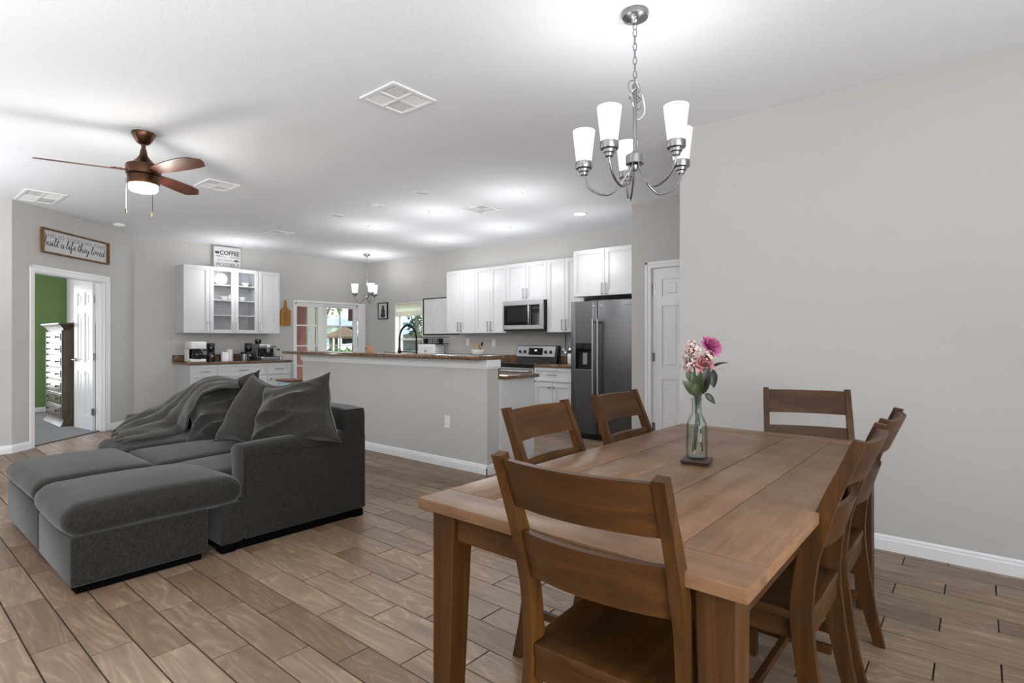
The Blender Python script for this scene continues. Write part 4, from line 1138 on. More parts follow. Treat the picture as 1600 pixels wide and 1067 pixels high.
MB().obox(Pb + X_ * .235 + sl * .11 + sn * .0072, X_, sl, sn, .26, .105, .003).build('display', M['blackglass'], back, flat=True)
MB().obox(Pb + X_ * .345 + sl * .17 + sn * .0105, X_, sl, sn, .04, .016, .0006).build('clock', emit('clock_digits', (200, 220, 255), 1.5), back, flat=True)
for u in (.07, .165, .555, .65):
    MB().lathe([(.024, 0), (.024, .008), (.020, .012), (.018, .026), (.0, .027)], Pb + X_ * u + sl * .155 + sn * .007, 18, sn).build('knob', M['black'], back)
    # the chrome collar round each knob
    MB().lathe([(.028, 0), (.028, .004), (.0245, .005)], Pb + X_ * u + sl * .155 + sn * .0069, 18, sn, cap=False).build('knob_collar', M['chrome'], back)

# ------------------------------------------------------------------ things in the kitchen
fa = thing('kitchen_faucet', (-4.91, 4.14, .902), 'tall black arched spring faucet behind the raised bar', 'faucet')
B0 = Vector((-4.91, 4.14, .902)); dv = Vector((-1, .08, 0)).normalized()
mb = MB().lathe([(.028, 0), (.028, .012), (.02, .02), (.018, .14), (.012, .15)], B0, 18); mb.cyl(B0 + Z_ * .15, B0 + Z_ * .34, .010, 10)
mb.build('column', M['blackm'], fa)
arc = [B0 + Z_ * .34] + [B0 + dv * (.17 - .17 * math.cos(a)) + Z_ * (.34 + .17 * math.sin(a)) for a in [math.pi * k / 16 for k in range(1, 17)]] + [B0 + dv * .34 + Z_ * .25]
MB().tube(arc, .0105, 8).build('hose', M['blackm'], fa)
mb = MB(); tot = 90
for k in range(tot):
    t_ = k / tot * (len(arc) - 1); i = int(t_); p = arc[i].lerp(arc[i + 1], t_ - i); tg = (arc[i + 1] - arc[i]).normalized(); a = tg.cross(Y_).normalized(); b = tg.cross(a)
    if k % 2 == 0: mb.tube([p + (a * math.cos(q) + b * math.sin(q)) * .0125 for q in [math.pi / 3 * z for z in range(6)]], .002, 4, True)
o = mb.build('spring', M['blackm'], fa); o['kind'] = 'stuff'
MB().lathe([(.010, .0), (.016, .01), (.019, .09), (.016, .12), (.011, .13)], B0 + dv * .34 + Z_ * .125, 16).build('spray_head', M['black'], fa)
MB().tube([B0 + Z_ * .20, B0 + dv * .32 + Z_ * .20], .006, 8).lathe([(.023, 0), (.026, .01), (.023, .02)], B0 + dv * .34 + Z_ * .19, 16).build('holder_arm', M['blackm'], fa)
MB().cyl(B0 + Z_ * .08 + Y_ * .018, B0 + Z_ * .10 + Y_ * .07, .006, 8).build('lever', M['blackm'], fa)

bx = thing('wooden_box', (-5.45, 3.88, 1.0955), 'small pale wooden box with a dark label on the raised bar', 'box')
MB().box(-5.485, -5.415, 3.85, 3.91, 1.0955, 1.16, .002).build('body', M['lightwood'], bx, flat=True)
MB().box(-5.485, -5.415, 3.85, 3.91, 1.1605, 1.172, .002).build('lid', M['lightwood'], bx, flat=True)
MB().box(-5.48, -5.45, 3.8488, 3.8499, 1.135, 1.15).build('paper_label', M['inkd'], bx, flat=True)
bo = thing('utensil_bowl', (-3.70, 3.885, 1.0955), 'small white ceramic bowl of wooden spoons on the raised bar', 'bowl')
MB().lathe([(0, 0), (.045, 0), (.05, .004), (.066, .035), (.070, .05), (.066, .05), (.06, .036), (.045, .008), (0, .007)], (-3.70, 3.885, 1.0955), 28, cap=False).build('bowl', M['ceramic'], bo, angle=50)
for k, (dx, dy, L, nm, mt, hd) in enumerate([(-.05, .01, .085, 'wooden_spoon', 'lightwood', 1), (-.02, -.02, .09, 'wooden_spoon', 'lightwood', 1), (.005, .01, .08, 'wooden_spoon', 'board', 1), (.052, .0, .105, 'spatula', 'black', 0)]):
    p0 = Vector((-3.70 + dx * .3, 3.885 + dy * .3, 1.108)); p1 = Vector((-3.70 + dx, 3.885 + dy, 1.095 + L)); d = (p1 - p0).normalized()
    s = thing(nm, p0, ['thin wooden spoon leaning out over the rim of the white bowl', 'broad wooden spoon in the middle of the white bowl', 'golden wooden spoon at the back of the white bowl', 'black spatula standing in the white bowl'][k], 'spoon' if hd else 'spatula', 'utensils in the white bowl')
    MB().tube([p0, p1], .004, 6).build('shaft', M[mt], s)
    mb = MB().softbox(-.012, .012, -.004, .004, -.02, .02, .004, 4, M=Matrix.Translation(p1) @ Z_.rotation_difference(d).to_matrix().to_4x4())
    mb.build('spoon_bowl' if hd else 'blade', M[mt], s, weld=.0003)
# on the kitchen wall
wb = thing('whiteboard', (-7.3, 6.68, 1.34), 'whiteboard in a thin black frame hanging beside the kitchen window', 'whiteboard')
t = NT('whiteboard_surface'); tc = t.n('ShaderNodeTexCoord'); nz = t.n('ShaderNodeTexNoise', Scale=9.0, Detail=5.0, Roughness=.7); t.l(tc.outputs['Object'], nz.inputs['Vector'])
t.l(t.ramp(nz.outputs[0], [(.35, lin(214, 220, 222)), (.5, lin(226, 228, 226)), (.7, lin(232, 232, 228))]), t.b.inputs['Base Color']); t.set(Roughness=.18)
MB().box(-7.72, -6.84, 6.685, 6.697, 1.345, 1.975).build('board', t.m, wb, flat=True)
MB().box(-6.98, -6.86, 6.6835, 6.685, 1.36, 1.96).build('yellowed_strip', plain('pale_yellow_strip', (236, 226, 178), .4), wb, flat=True)
mb = MB().box(-7.735, -6.825, 6.675, 6.698, 1.33, 1.347).box(-7.735, -6.825, 6.675, 6.698, 1.973, 1.99).box(-7.735, -7.72, 6.675, 6.698, 1.347, 1.973).box(-6.84, -6.825, 6.675, 6.698, 1.347, 1.973)
mb.build('frame', M['blackm'], wb, flat=True)
rnd = random.Random(4); mb = MB()
for k in range(16):
    x, z = -7.6 + rnd.random() * .5, 1.55 + rnd.random() * .3
    mb.tube([(x + q * .03, 6.6845, z + rnd.uniform(-.02, .02)) for q in range(4)], .0012, 4)
mb.build('marker_scribble', plain('faint_marker', (176, 186, 196), .6), wb)
bb = thing('bread_bin', (-7.35, 6.5, .902), 'white bread bin on the kitchen counter below the whiteboard', 'bin')
MB().box(-7.58, -7.15, 6.42, 6.66, .9025, 1.165, .015, 3).build('body', M['ceramic'], bb)
MB().box(-7.56, -7.17, 6.415, 6.421, .93, 1.13, .004).build('front_panel', M['ceramic'], bb, flat=True)
knob(Vector((-7.36, 6.415, 1.05)), -Y_, bb)
rk = thing('wire_rack', (-7.35, 6.54, 1.166), 'black wire dish rack with grey cups on top of the white bread bin', 'rack')
mb = MB()
for z in (1.175, 1.285): mb.tube([(-7.58, 6.44, z), (-7.02, 6.44, z), (-7.02, 6.64, z), (-7.58, 6.64, z)], .006, 6, True)
mb.build('rim', M['blackm'], rk)
for k in range(10): MB().tube([(-7.57 + k * .06, 6.44, 1.175), (-7.57 + k * .06, 6.44, 1.285)], .0035, 5).build('wire', M['blackm'], rk)
MB().box(-7.57, -7.03, 6.445, 6.635, 1.168, 1.173).build('tray', M['blackm'], rk, flat=True)
for k, (x, mt, lb) in enumerate([(-7.50, 'black', 'black cup in the wire dish rack closest to the window'), (-7.37, 'insulated', 'grey cup standing in the middle of the wire dish rack'), (-7.25, 'insulated', 'grey cup in the wire dish rack between two others'), (-7.12, 'black', 'black cup in the wire dish rack under the tall cabinet')]):
    cu = thing('cup', (x, 6.54, 1.174), lb, 'cup', 'cups in the wire dish rack')
    MB().lathe([(0, 0), (.035, 0), (.048, .09), (.045, .09), (.033, .005), (0, .005)], (x, 6.54, 1.174), 18, cap=False).build('body', M[mt], cu, angle=50)
    MB().tube([Vector((x + .045 + .02 * math.sin(a), 6.54, 1.174 + .05 + .025 * math.cos(a))) for a in [math.pi * q / 6 for q in range(7)]], .005, 6).build('cup_handle', M[mt], cu)
def outlet(x, y, z, label, rocker=False):
    o = thing('outlet', (x, y, z - .057), label, 'outlet')
    MB().box(x - .037, x + .037, y - .006, y - .0005, z - .06, z + .06, .002).build('plate', M['plate'], o, flat=True)
    if rocker: MB().box(x - .016, x + .016, y - .008, y - .006, z - .033, z + .033, .001).build('rocker', M['plate'], o, flat=True)
    else:
        for dz in (-.022, .022):
            s = MB().box(x - .016, x + .016, y - .0075, y - .006, z + dz - .015, z + dz + .015, .001).build('socket', M['plate'], o, flat=True)
            MB().box(x - .008, x - .006, y - .0079, y - .0074, z + dz - .006, z + dz + .006).box(x + .006, x + .008, y - .0079, y - .0074, z + dz - .006, z + dz + .006).build('slot', M['black'], s, flat=True)
outlet(-3.985, 3.75, .44, 'white outlet plate low on the half wall')
outlet(-6.62, 6.70, 1.205, 'white outlet plate on the kitchen wall below the cabinet at the whiteboard')
outlet(-6.03, 6.70, 1.19, 'white switch plate on the kitchen wall near the range', True)
def hung(x, label, nm, L, z1, blade):
    h = thing(nm, (x, 6.69, z1 - L), label, 'utensil', 'utensils hung beside the refrigerator')
    MB().tube([(x, 6.668, z1 - .12 * 0), (x, 6.665, z1 - L + .07)], .006, 6).build('shaft', M['blackm'], h)
    MB().cyl((x, 6.6995, z1 - .01), (x, 6.66, z1 - .008), .004, 6).build('hook', M['steel'], h)
    if blade: mb = MB().softbox(x - .035, x + .035, 6.655, 6.665, z1 - L - .02, z1 - L + .08, .004, 5)
    else: mb = MB().lathe([(.002, -.002), (.026, .004), (.042, .024), (.045, .034), (.042, .034), (.024, .007), (0, .003)], (x, 6.672, z1 - L + .03), 18, -Y_, cap=False)
    mb.build('head', M['chrome'], h, weld=.0003)
hung(-4.60, 'steel ladle with a dark shaft hanging on the wall beside the range', 'ladle', .27, 1.315, False)
hung(-4.50, 'dark turner hanging on the wall behind the refrigerator edge', 'turner', .18, 1.22, True)
ut = thing('utensil_jar', (-4.43, 6.55, .9025), 'white jar with a black lid on the counter beside the refrigerator', 'jar')
MB().lathe([(0, 0), (.045, 0), (.05, .01), (.05, .13), (.04, .15), (.0, .15)], (-4.40, 6.52, .9025), 20).build('jar', M['ceramic'], ut)
MB().lathe([(.046, 0), (.046, .03), (.02, .035), (.015, .05), (0, .052)], (-4.40, 6.52, 1.0535), 20).build('lid', M['black'], ut)
# framed picture by the corner
pc = thing('framed_picture', (-8.93, 6.69, 1.66), 'small framed black and white picture of a dark figure near the wall corner', 'picture')
MB().box(-9.07, -8.80, 6.685, 6.698, 1.66, 1.955).build('print', plain('picture_paper', (196, 198, 192), .5, nscale=14, namp=.25), pc, flat=True)
mb = MB().box(-9.085, -8.785, 6.675, 6.699, 1.645, 1.662).box(-9.085, -8.785, 6.675, 6.699, 1.953, 1.97).box(-9.085, -9.068, 6.675, 6.699, 1.662, 1.953).box(-8.802, -8.785, 6.675, 6.699, 1.662, 1.953)
mb.build('frame', M['blackm'], pc, flat=True)
fig = [(-.06, 0), (-.085, .05), (-.05, .11), (-.055, .155), (-.03, .18), (-.035, .215), (-.012, .245), (.02, .24), (.035, .21), (.03, .18), (.06, .15), (.05, .09), (.075, .05), (.05, 0)]
MB().prism([(a, b) for a, b in fig], (-8.93, 6.6845, 1.675), X_, Z_, -Y_, .0006).build('figure_print', plain('figure_ink', (44, 48, 44), .6, nscale=60, namp=.4), pc, flat=True)

# ------------------------------------------------------------------ coffee counter
def cw_upper(y0, y1, label, doors, glass=False):
    return cabinet('wall_cabinet', (-9.17, y0), UC, NC, y1 - y0, .328, 1.345, 2.385, label, doors, group=G3, open_front=(1.62, 1.86, 2.10) if glass else False)
cw_upper(3.20, 3.573, 'white solid door wall cabinet over the white coffee maker', [(0, .373, 1.345, 2.385, .338, 1.45, 'solid')])
cw_upper(3.575, 4.333, 'white wall cabinet with two glass doors over the coffee counter', [(0, .379, 1.345, 2.385, .345, 1.45, 'glass'), (.379, .758, 1.345, 2.385, .413, 1.45, 'glass')], True)
cw_upper(4.335, 4.70, 'white solid door wall cabinet over the espresso machine', [(0, .365, 1.345, 2.385, .035, 1.45, 'solid')])
def cw_base(y0, y1, label, doors):
    w = y1 - y0
    return cabinet('base_cabinet', (-8.90, y0), UC, NC, w, .598, 0, .868, label, doors, [(0, w, .675, .86)], True, G4)
cw_base(3.20, 3.578, 'white base cabinet with one drawer under the white coffee maker', [(0, .378, .095, .66, .33, .6, 'knob')])
cw_base(3.58, 4.353, 'wide white base cabinet with one drawer and two doors under the canisters', [(0, .386, .095, .66, .345, .6, 'knob'), (.387, .773, .095, .66, .425, .6, 'knob')])
cw_base(4.355, 4.745, 'white base cabinet with one drawer under the espresso machine', [(0, .39, .095, .66, .05, .6, 'knob')])
c = thing('countertop', (-9.2, 3.96, .868), 'brown granite coffee countertop with a low backsplash against the far wall', 'countertop')
MB().box(-9.498, -8.865, 3.165, 4.775, .8695, .902, .004, 2).build('slab', M['granite'], c)
MB().box(-9.498, -9.476, 3.165, 4.775, .9025, 1.005, .003).build('backsplash', M['granite'], c, flat=True)
ZC = .9025
for (y, z, n, lb) in ((3.80, 2.118, 2, 'white bowl on the top shelf behind a glass door, stacked cups below'), (4.20, 2.118, 1, 'white bowl on the top shelf behind the glass door nearer the breadboard'), (3.86, 1.878, 1, 'white bowl on the second shelf behind a glass door over the steel jar'), (4.14, 1.878, 1, 'white bowl on the second shelf behind the glass door nearer the breadboard')):
    b = thing('bowl', (-9.33, y, z), lb, 'bowl', 'bowls behind the cabinet glass')
    MB().lathe([(0, 0), (.03, 0), (.035, .006), (.068, .05), (.072, .065), (.068, .065), (.06, .045), (.03, .01), (0, .008)], (-9.33, y, z), 24, cap=False).build('shell', M['ceramic'], b, angle=50)
cm = thing('coffee_maker', (-9.22, 3.39, ZC), 'white drip coffee maker with a dark glass carafe', 'coffee maker')
mb = MB().box(-9.36, -9.09, 3.28, 3.50, ZC, ZC + .045, .012, 3).box(-9.36, -9.24, 3.285, 3.495, ZC + .045, ZC + .20).box(-9.36, -9.08, 3.28, 3.50, ZC + .20, ZC + .31, .014, 3)
mb.build('housing', M['ceramic'], cm)
MB().lathe([(0, .004), (.062, .004), (.075, .03), (.078, .07), (.066, .11), (.05, .13), (.052, .145), (.0, .146)], (-9.15, 3.395, ZC + .045), 24).build('carafe', plain('dark_carafe_glass', (28, 26, 27), .08), cm)
MB().tube([(-9.12, 3.46, ZC + .18), (-9.10, 3.53, ZC + .17), (-9.10, 3.535, ZC + .10), (-9.12, 3.465, ZC + .075)], .009, 8).build('carafe_handle', M['black'], cm)
MB().box(-9.24, -9.238, 3.31, 3.47, ZC + .05, ZC + .195).build('back_plate', M['black'], cm, flat=True)
def grinder(y, h, label, nm='coffee_grinder'):
    g = thing(nm, (-9.22, y, ZC), label, 'grinder')
    MB().lathe([(.0, 0), (.055, 0), (.058, .01), (.055, h * .45), (.052, h * .5), (0, h * .5)], (-9.22, y, ZC), 24).build('base', M['black'], g)
    MB().lathe([(.050, 0), (.056, .01), (.058, h * .40), (.054, h * .42), (0, h * .42)], (-9.22, y, ZC + h * .505), 24).build('hopper', M['blackglass'], g)
    MB().lathe([(.058, 0), (.058, .018), (.03, .022), (0, .022)], (-9.22, y, ZC + h * .928), 24).build('lid', M['black'], g)
    MB().lathe([(.018, 0), (.018, .006), (.0, .007)], (-9.164, y, ZC + h * .3), 12, X_).build('dial', M['insulated'], g)
    MB().tube([(-9.17, y - .012, ZC + h * .62), (-9.163, y - .012, ZC + h * .8)], .004, 6).build('trim_bar', M['steel'], g)
grinder(3.615, .285, 'tall black coffee grinder beside the white coffee maker')
grinder(4.20, .285, 'tall black coffee grinder behind the steel jar')
def canister(x, y, rr, h, label):
    c = thing('canister', (x, y, ZC), label, 'canister', 'white canisters on the coffee counter')
    MB().lathe([(0, 0), (rr - .004, 0), (rr, .004), (rr, h - .02), (rr - .003, h - .016), (0, h - .016)], (x, y, ZC), 28).build('pot', M['ceramic'], c)
    MB().lathe([(rr, 0), (rr + .001, .004), (rr, .014), (rr - .01, .017), (0, .017)], (x, y, ZC + h - .0155), 28).build('lid', M['ceramic'], c)
canister(-9.12, 3.79, .060, .145, 'short wide white canister on the coffee counter')
canister(-9.30, 3.935, .050, .185, 'taller narrow white canister on the coffee counter')
jg = thing('steel_jar', (-9.15, 4.10, ZC), 'small steel jar with a black lid and handle on the coffee counter', 'jar')
MB().lathe([(0, 0), (.046, 0), (.048, .004), (.048, .105), (0, .105)], (-9.15, 4.10, ZC), 24).build('body', M['steel'], jg)
MB().lathe([(.051, 0), (.051, .03), (.04, .036), (0, .036)], (-9.15, 4.10, ZC + .1055), 24).build('lid', M['black'], jg)
MB().tube([(-9.14, 4.054, ZC + .12), (-9.13, 4.02, ZC + .11), (-9.13, 4.02, ZC + .05), (-9.14, 4.054, ZC + .03)], .006, 6).build('handle', M['black'], jg)
es = thing('espresso_machine', (-9.22, 4.46, ZC), 'steel espresso machine with built in grinder and black hopper', 'espresso machine')
mb = MB().box(-9.36, -9.06, 4.34, 4.63, ZC + .005, ZC + .055, .006).box(-9.36, -9.22, 4.34, 4.63, ZC + .055, ZC + .2).box(-9.36, -9.12, 4.34, 4.63, ZC + .195, ZC + .27, .008, 2)
mb.build('body', M['steel'], es)
MB().box(-9.219, -9.215, 4.35, 4.62, ZC + .06, ZC + .19).build('backplate', M['black'], es, flat=True)
MB().box(-9.21, -9.065, 4.40, 4.62, ZC + .056, ZC + .066, .002).build('drip_tray', M['blackm'], es, flat=True)
MB().lathe([(.03, 0), (.033, .03), (.033, .04)], (-9.16, 4.50, ZC + .156), 18).build('group_head', M['chrome'], es)
pf = MB().lathe([(.026, 0), (.03, .025), (.0, .0255)], (-9.16, 4.50, ZC + .13), 18).build('portafilter', M['chrome'], es)
MB().tube([(-9.13, 4.50, ZC + .145), (-9.02, 4.50, ZC + .14)], [.008, .012], 8).build('portafilter_grip', M['black'], pf)
MB().lathe([(.045, 0), (.055, .06), (.05, .075), (0, .078)], (-9.28, 4.39, ZC + .271), 20).build('hopper', M['blackglass'], es)
MB().lathe([(.028, 0), (.028, .004), (.024, .006), (0, .006)], (-9.12, 4.49, ZC + .232), 20, X_).build('gauge', M['plate'], es)
for y in (4.40, 4.58): MB().lathe([(.012, 0), (.012, .008), (0, .009)], (-9.12, y, ZC + .232), 14, X_).build('button', M['chrome'], es)
MB().tube([(-9.14, 4.60, ZC + .19), (-9.12, 4.615, ZC + .12), (-9.09, 4.615, ZC + .08)], .005, 6).build('steam_wand', M['chrome'], es)
MB().tube([(-9.13, 4.645, ZC + .17), (-9.10, 4.665, ZC + .175)], [.010, .016], 8).build('steam_knob', M['black'], es)
MB().lathe([(0, 0), (.032, 0), (.036, .03), (.028, .07), (.03, .08)], (-9.07, 4.68, ZC), 18).build('milk_jug', M['steel'], es)
# cutting board on the wall
cb = thing('cutting_board', (-9.485, 4.98, 1.49), 'golden wooden paddle cutting board hung on the wall beside the sliding door', 'cutting board')
out = [(-.10, .015), (-.085, 0), (.085, 0), (.10, .015), (.10, .27), (.085, .29), (.03, .325), (.022, .35), (.022, .44), (.015, .458), (-.015, .458), (-.022, .44), (-.022, .35), (-.03, .325), (-.085, .29), (-.10, .27)]
MB().prism(out, (-9.497, 4.98, 1.492), Y_, Z_, X_, .018, .003).build('paddle', M['board'], cb, flat=True)
rnd = random.Random(8); mb = MB()
for k in range(5):
    y, z = 4.98 + rnd.uniform(-.05, .05), 1.58 + .035 * k
    mb.tube([(-9.4785, y + q * .016, z + rnd.uniform(-.012, .012)) for q in range(4)], .003, 4)
mb.build('burnt_mark', plain('burnt_wood', (96, 60, 24), .7), cb)
# stool
st = thing('stool', (-7.95, 4.28, 0), 'pale blue painted stool with a brown seat near the far end of the bar', 'stool')
MB().box(-8.12, -7.78, 4.11, 4.45, .615, .645, .006, 2).build('seat', plain('red_brown_seat', (112, 62, 48), .5, nscale=9, namp=.2), st)
blue = plain('pale_blue_paint', (172, 198, 208), .5)
for sx in (-1, 1):
    for sy in (-1, 1):
        x, y = -7.95 + sx * .13, 4.28 + sy * .13; x2, y2 = -7.95 + sx * .165, 4.28 + sy * .165
        MB().hexa([(x2 - .02, y2 - .02, 0), (x2 + .02, y2 - .02, 0), (x2 + .02, y2 + .02, 0), (x2 - .02, y2 + .02, 0), (x - .02, y - .02, .614), (x + .02, y - .02, .614), (x + .02, y + .02, .614), (x - .02, y + .02, .614)]).build('leg', blue, st, flat=True)
for sx in (-1, 1):
    MB().box(-7.95 + sx * .13 - .012, -7.95 + sx * .13 + .012, 4.17, 4.39, .50, .612).build('apron', blue, st, flat=True)
    MB().box(-8.06, -7.84, 4.28 + sx * .13 - .012, 4.28 + sx * .13 + .012, .50, .612).build('apron', blue, st, flat=True)
    MB().box(-8.09, -7.81, 4.28 + sx * .152 - .01, 4.28 + sx * .152 + .01, .22, .245).build('rung', blue, st, flat=True)

# ------------------------------------------------------------------ lamps, fan, vents
def point(parent, loc, power, r, col=(.97, .98, 1)):
    d = bpy.data.lights.new('bulb_or_fill', 'POINT'); d.energy = power; d.shadow_soft_size = r; d.color = col
    o = bpy.data.objects.new('bulb_or_fill', d); COL.objects.link(o); o.location = Vector(loc) - origin(parent); o.parent = parent
    return o
def arm_pts(c, d, R, z_hub, z_low, z_end):
    P = [c + d * .022 + Z_ * z_hub, c + d * .035 + Z_ * (z_hub - .04), c + d * .075 + Z_ * (z_low + .035), c + d * R * .52 + Z_ * z_low, c + d * R * .82 + Z_ * (z_low + .025), c + d * R * .97 + Z_ * (z_low + .075), c + d * R + Z_ * z_end]
    return [pl(P, i / 24) for i in range(25)]
def chandelier(c, R, z_hub, z_low, z_sock, shade_h, r0, r1, angs, label, chain_top, rod_top, power, loose=True):
    c = Vector((c[0], c[1], 0)); L = thing('chandelier', c + Z_ * (H - .001), label, 'chandelier', None)
    MB().lathe([(.062, 0), (.064, -.012), (.060, -.026), (.045, -.034), (.018, -.040), (.012, -.052), (0, -.054)], c + Z_ * (H - .0005), 36).build('canopy', M['nickel'], L)
    MB().tube([c + Z_ * (H - .052) + X_ * (.010 * math.sin(a)) + Z_ * (-.014 + .014 * math.cos(a)) for a in [2 * math.pi * k / 12 for k in range(12)]], .0022, 6, True).build('loop', M['nickel'], L)
    z = chain_top; k = 0
    link_l = .046; n = max(1, int(round((chain_top - rod_top) / (link_l * .74)))); stepz = (chain_top - rod_top) / n
    for k in range(n):
        zc = chain_top - stepz * (k + .5); ax = CR if k % 2 == 0 else CF
        hl = stepz * .5 + .004
        MB().tube([c + Z_ * (zc + hl * math.sin(a)) + ax * (.0085 * math.cos(a)) for a in [2 * math.pi * q / 14 for q in range(14)]], .0024, 6, True).build('chain_link', M['nickel'], L)
    if loose:      # spare chain and cord coiled where chain and rod meet
        mb = MB()
        for q, (rr, dx, dz, tl_) in enumerate(((.030, -.004, -.01, .3), (.026, .006, -.05, 1.1), (.024, .012, -.085, .7), (.02, -.004, -.06, 2.0))):
            mb.tube([c + CR * (dx + rr * math.cos(a)) + Z_ * (rod_top + dz + rr * 1.15 * math.sin(a)) + CF * (.012 * math.sin(a + tl_ * 3)) for a in [2 * math.pi * s / 20 for s in range(20)]], .0024, 6, True)
        mb.build('spare_chain', M['nickel'], L)
        MB().tube([pl([c + Z_ * (rod_top + .02), c + CR * .035 + Z_ * (rod_top - .05), c + CR * .045 + Z_ * (rod_top - .13), c + CR * .012 + Z_ * (rod_top - .165), c + CR * .004 + Z_ * (rod_top - .12)], i / 20) for i in range(21)], .003, 6).build('supply_cord', plain('clear_cord', (196, 196, 200), .3), L)
    MB().lathe([(.009, 0), (.009, rod_top - z_hub - .03), (.012, rod_top - z_hub - .028), (.012, rod_top - z_hub)], c + Z_ * z_hub, 16).build('rod', M['nickel'], L)
    MB().lathe([(0, -.062), (.010, -.060), (.016, -.05), (.018, -.035), (.030, -.03), (.042, -.028), (.042, .012), (.038, .016), (.016, .018), (.014, .03), (.009, .032)], c + Z_ * z_hub, 28).build('hub', M['nickel'], L)
    for a in angs:
        d = CF * math.cos(a) + CR * math.sin(a)
        ar = MB().tube(arm_pts(c, d, R, z_hub - .025, z_low, z_sock), .0055, 10).build('arm', M['nickel'], L)
        e = c + d * R + Z_ * z_sock
        MB().lathe([(0, -.006), (.018, -.004), (.020, .008), (.026, .012), (.028, .024), (r0 + .003, .027), (r0 + .005, .031), (r0 + .005, .058), (r0 + .002, .060), (r0 - .004, .060)], e, 28, cap=False).build('socket_cup', M['nickel'], L)
        zb = .050
        sh_ = MB().lathe([(0, zb + .002), (r0 - .006, zb), (r0, zb + .004), (r0 + (r1 - r0) * .5, zb + shade_h * .5), (r1, zb + shade_h), (r1 - .003, zb + shade_h + .001), (r1 - .006, zb + shade_h - .002), (r0 + (r1 - r0) * .5 - .005, zb + shade_h * .5), (r0 - .006, zb + .012), (0, zb + .010)], e, 32, cap=False).build('glass_shade', M['shade'], L)
        point(L, e + Z_ * (zb + shade_h * .9), power, r1 * .7)
    return L
chandelier((-1.24, 2.371), .245, 2.095, 1.935, 2.045, .160, .036, .054, [R_(q) for q in (3, 75, 147, 219, 291)],
           'five light brushed nickel chandelier with frosted cone shades over the dining table', 2.70, 2.44, 1.3)
chandelier((-8.41, 5.94), .21, 2.03, 1.90, 2.02, .17, .045, .065, [R_(q) for q in (25, 145, 265)],
           'small three light chandelier with frosted shades in the nook before the sliding door', 2.70, 2.44, 4.0, False)

# ceiling fan
fc = Vector((-4.765, 1.395, 0))
fan = thing('ceiling_fan', fc + Z_ * (H - .001), 'bronze three blade ceiling fan with a lit bowl above the sofa', 'ceiling fan')
MB().lathe([(.078, 0), (.078, -.012), (.066, -.035), (.045, -.072), (.030, -.082), (.016, -.084)], fc + Z_ * (H - .0005), 32, cap=True).build('canopy', M['bronze'], fan)
MB().lathe([(.014, 0), (.014, .20)], fc + Z_ * 2.52, 16).build('down_rod', M['bronze'], fan)
MB().lathe([(.018, .16), (.024, .13), (.026, .115), (.042, .09), (.070, .06), (.092, .045), (.108, .040), (.113, .030), (.113, -.005), (.113, -.03), (.106, -.034), (0, -.034)], fc + Z_ * 2.50, 40).build('motor_housing', M['bronze'], fan)
lk = MB().lathe([(.100, .0), (.104, -.006), (.104, -.060), (.098, -.066), (0, -.066)], fc + Z_ * 2.462, 40).build('light_kit', M['bronze'], fan)
MB().lathe([(.090, 0), (.094, -.006), (.092, -.040), (.082, -.052), (.05, -.060), (0, -.062)], fc + Z_ * 2.398, 36).build('light_bowl', M['bowl'], lk)
point(lk, fc + Z_ * 2.25, 14, .12, (1, .93, .84))
for a in (R_(87), R_(-24), R_(-149)):
    d = CR * math.cos(a) + CF * math.sin(a); s_ = Z_.cross(d)
    p = R_(13); up = Z_ * math.cos(p) + s_ * math.sin(p); ss = s_ * math.cos(p) - Z_ * math.sin(p)
    outl = [(.10, -.035), (.16, -.048), (.30, -.068), (.46, -.078), (.555, -.074), (.64, -.018), (.632, .012), (.585, .062), (.46, .064), (.30, .060), (.16, .048), (.10, .035)]
    b_ = MB().prism(outl, fc + Z_ * 2.486, d, ss, up, .008, .002).build('blade', M['blade'], fan, flat=True)
    mb = MB().prism([(.07, -.022), (.15, -.030), (.20, -.012), (.20, .012), (.15, .030), (.07, .022)], fc + Z_ * 2.494, d, ss, up, .006, .0015)
    for q in ((.14, -.016), (.14, .016), (.175, 0)): mb.lathe([(.006, 0), (.004, .003), (0, .0035)], fc + Z_ * 2.494 + d * q[0] + ss * q[1] + up * .006, 10, up)
    mb.build('blade_bracket', M['bronze'], b_, flat=True)
for q, (dr_, df, L_) in enumerate(((-.096, -.05, .25), (.096, -.045, .28))):
    p0 = fc + CR * dr_ + CF * df + Z_ * 2.42
    pc_ = MB().tube([p0 + Z_ * .01, p0 - Z_ * (L_ - .04)], .0018, 5).build('pull_chain', M['nickel'] if q == 0 else M['bronze'], fan)
    MB().lathe([(0, 0), (.005, .004), (.006, .02), (.003, .036), (0, .038)], p0 - Z_ * L_, 10).build('chain_fob', M['bronze'] if q == 0 else M['lightwood'], pc_)

# recessed ceiling lights
def can(x, y, lit, label):
    L = thing('recessed_light', (x, y, H - .012), label, 'ceiling light', 'lit recessed ceiling lights' if lit else 'unlit recessed ceiling lights')
    MB().lathe([(.066, -.008), (.070, -.012), (.086, -.006), (.090, -.0005), (.066, -.0005)], (x, y, H), 32, cap=False).build('trim_ring', M['plate'], L)
    MB().lathe([(.066, -.006), (0, -.006)], (x, y, H), 32, cap=False).build('lens', M['can'] if lit else M['canoff'], L, flat=True)
    if lit:
        d = bpy.data.lights.new('lamp', 'SPOT'); d.energy = 9; d.spot_size = R_(125); d.spot_blend = 1; d.shadow_soft_size = .06; d.color = (.97, .98, 1)
        o = bpy.data.objects.new('lamp', d); COL.objects.link(o); o.location = (0, 0, -.02); o.parent = L
        point(L, (x, y, H - .55), 3.0 if (y > 5.6 and x > -4) else (8.0 if x < -8 else 6.8), .1)  # added fill floating well below the lens to brighten the ceiling
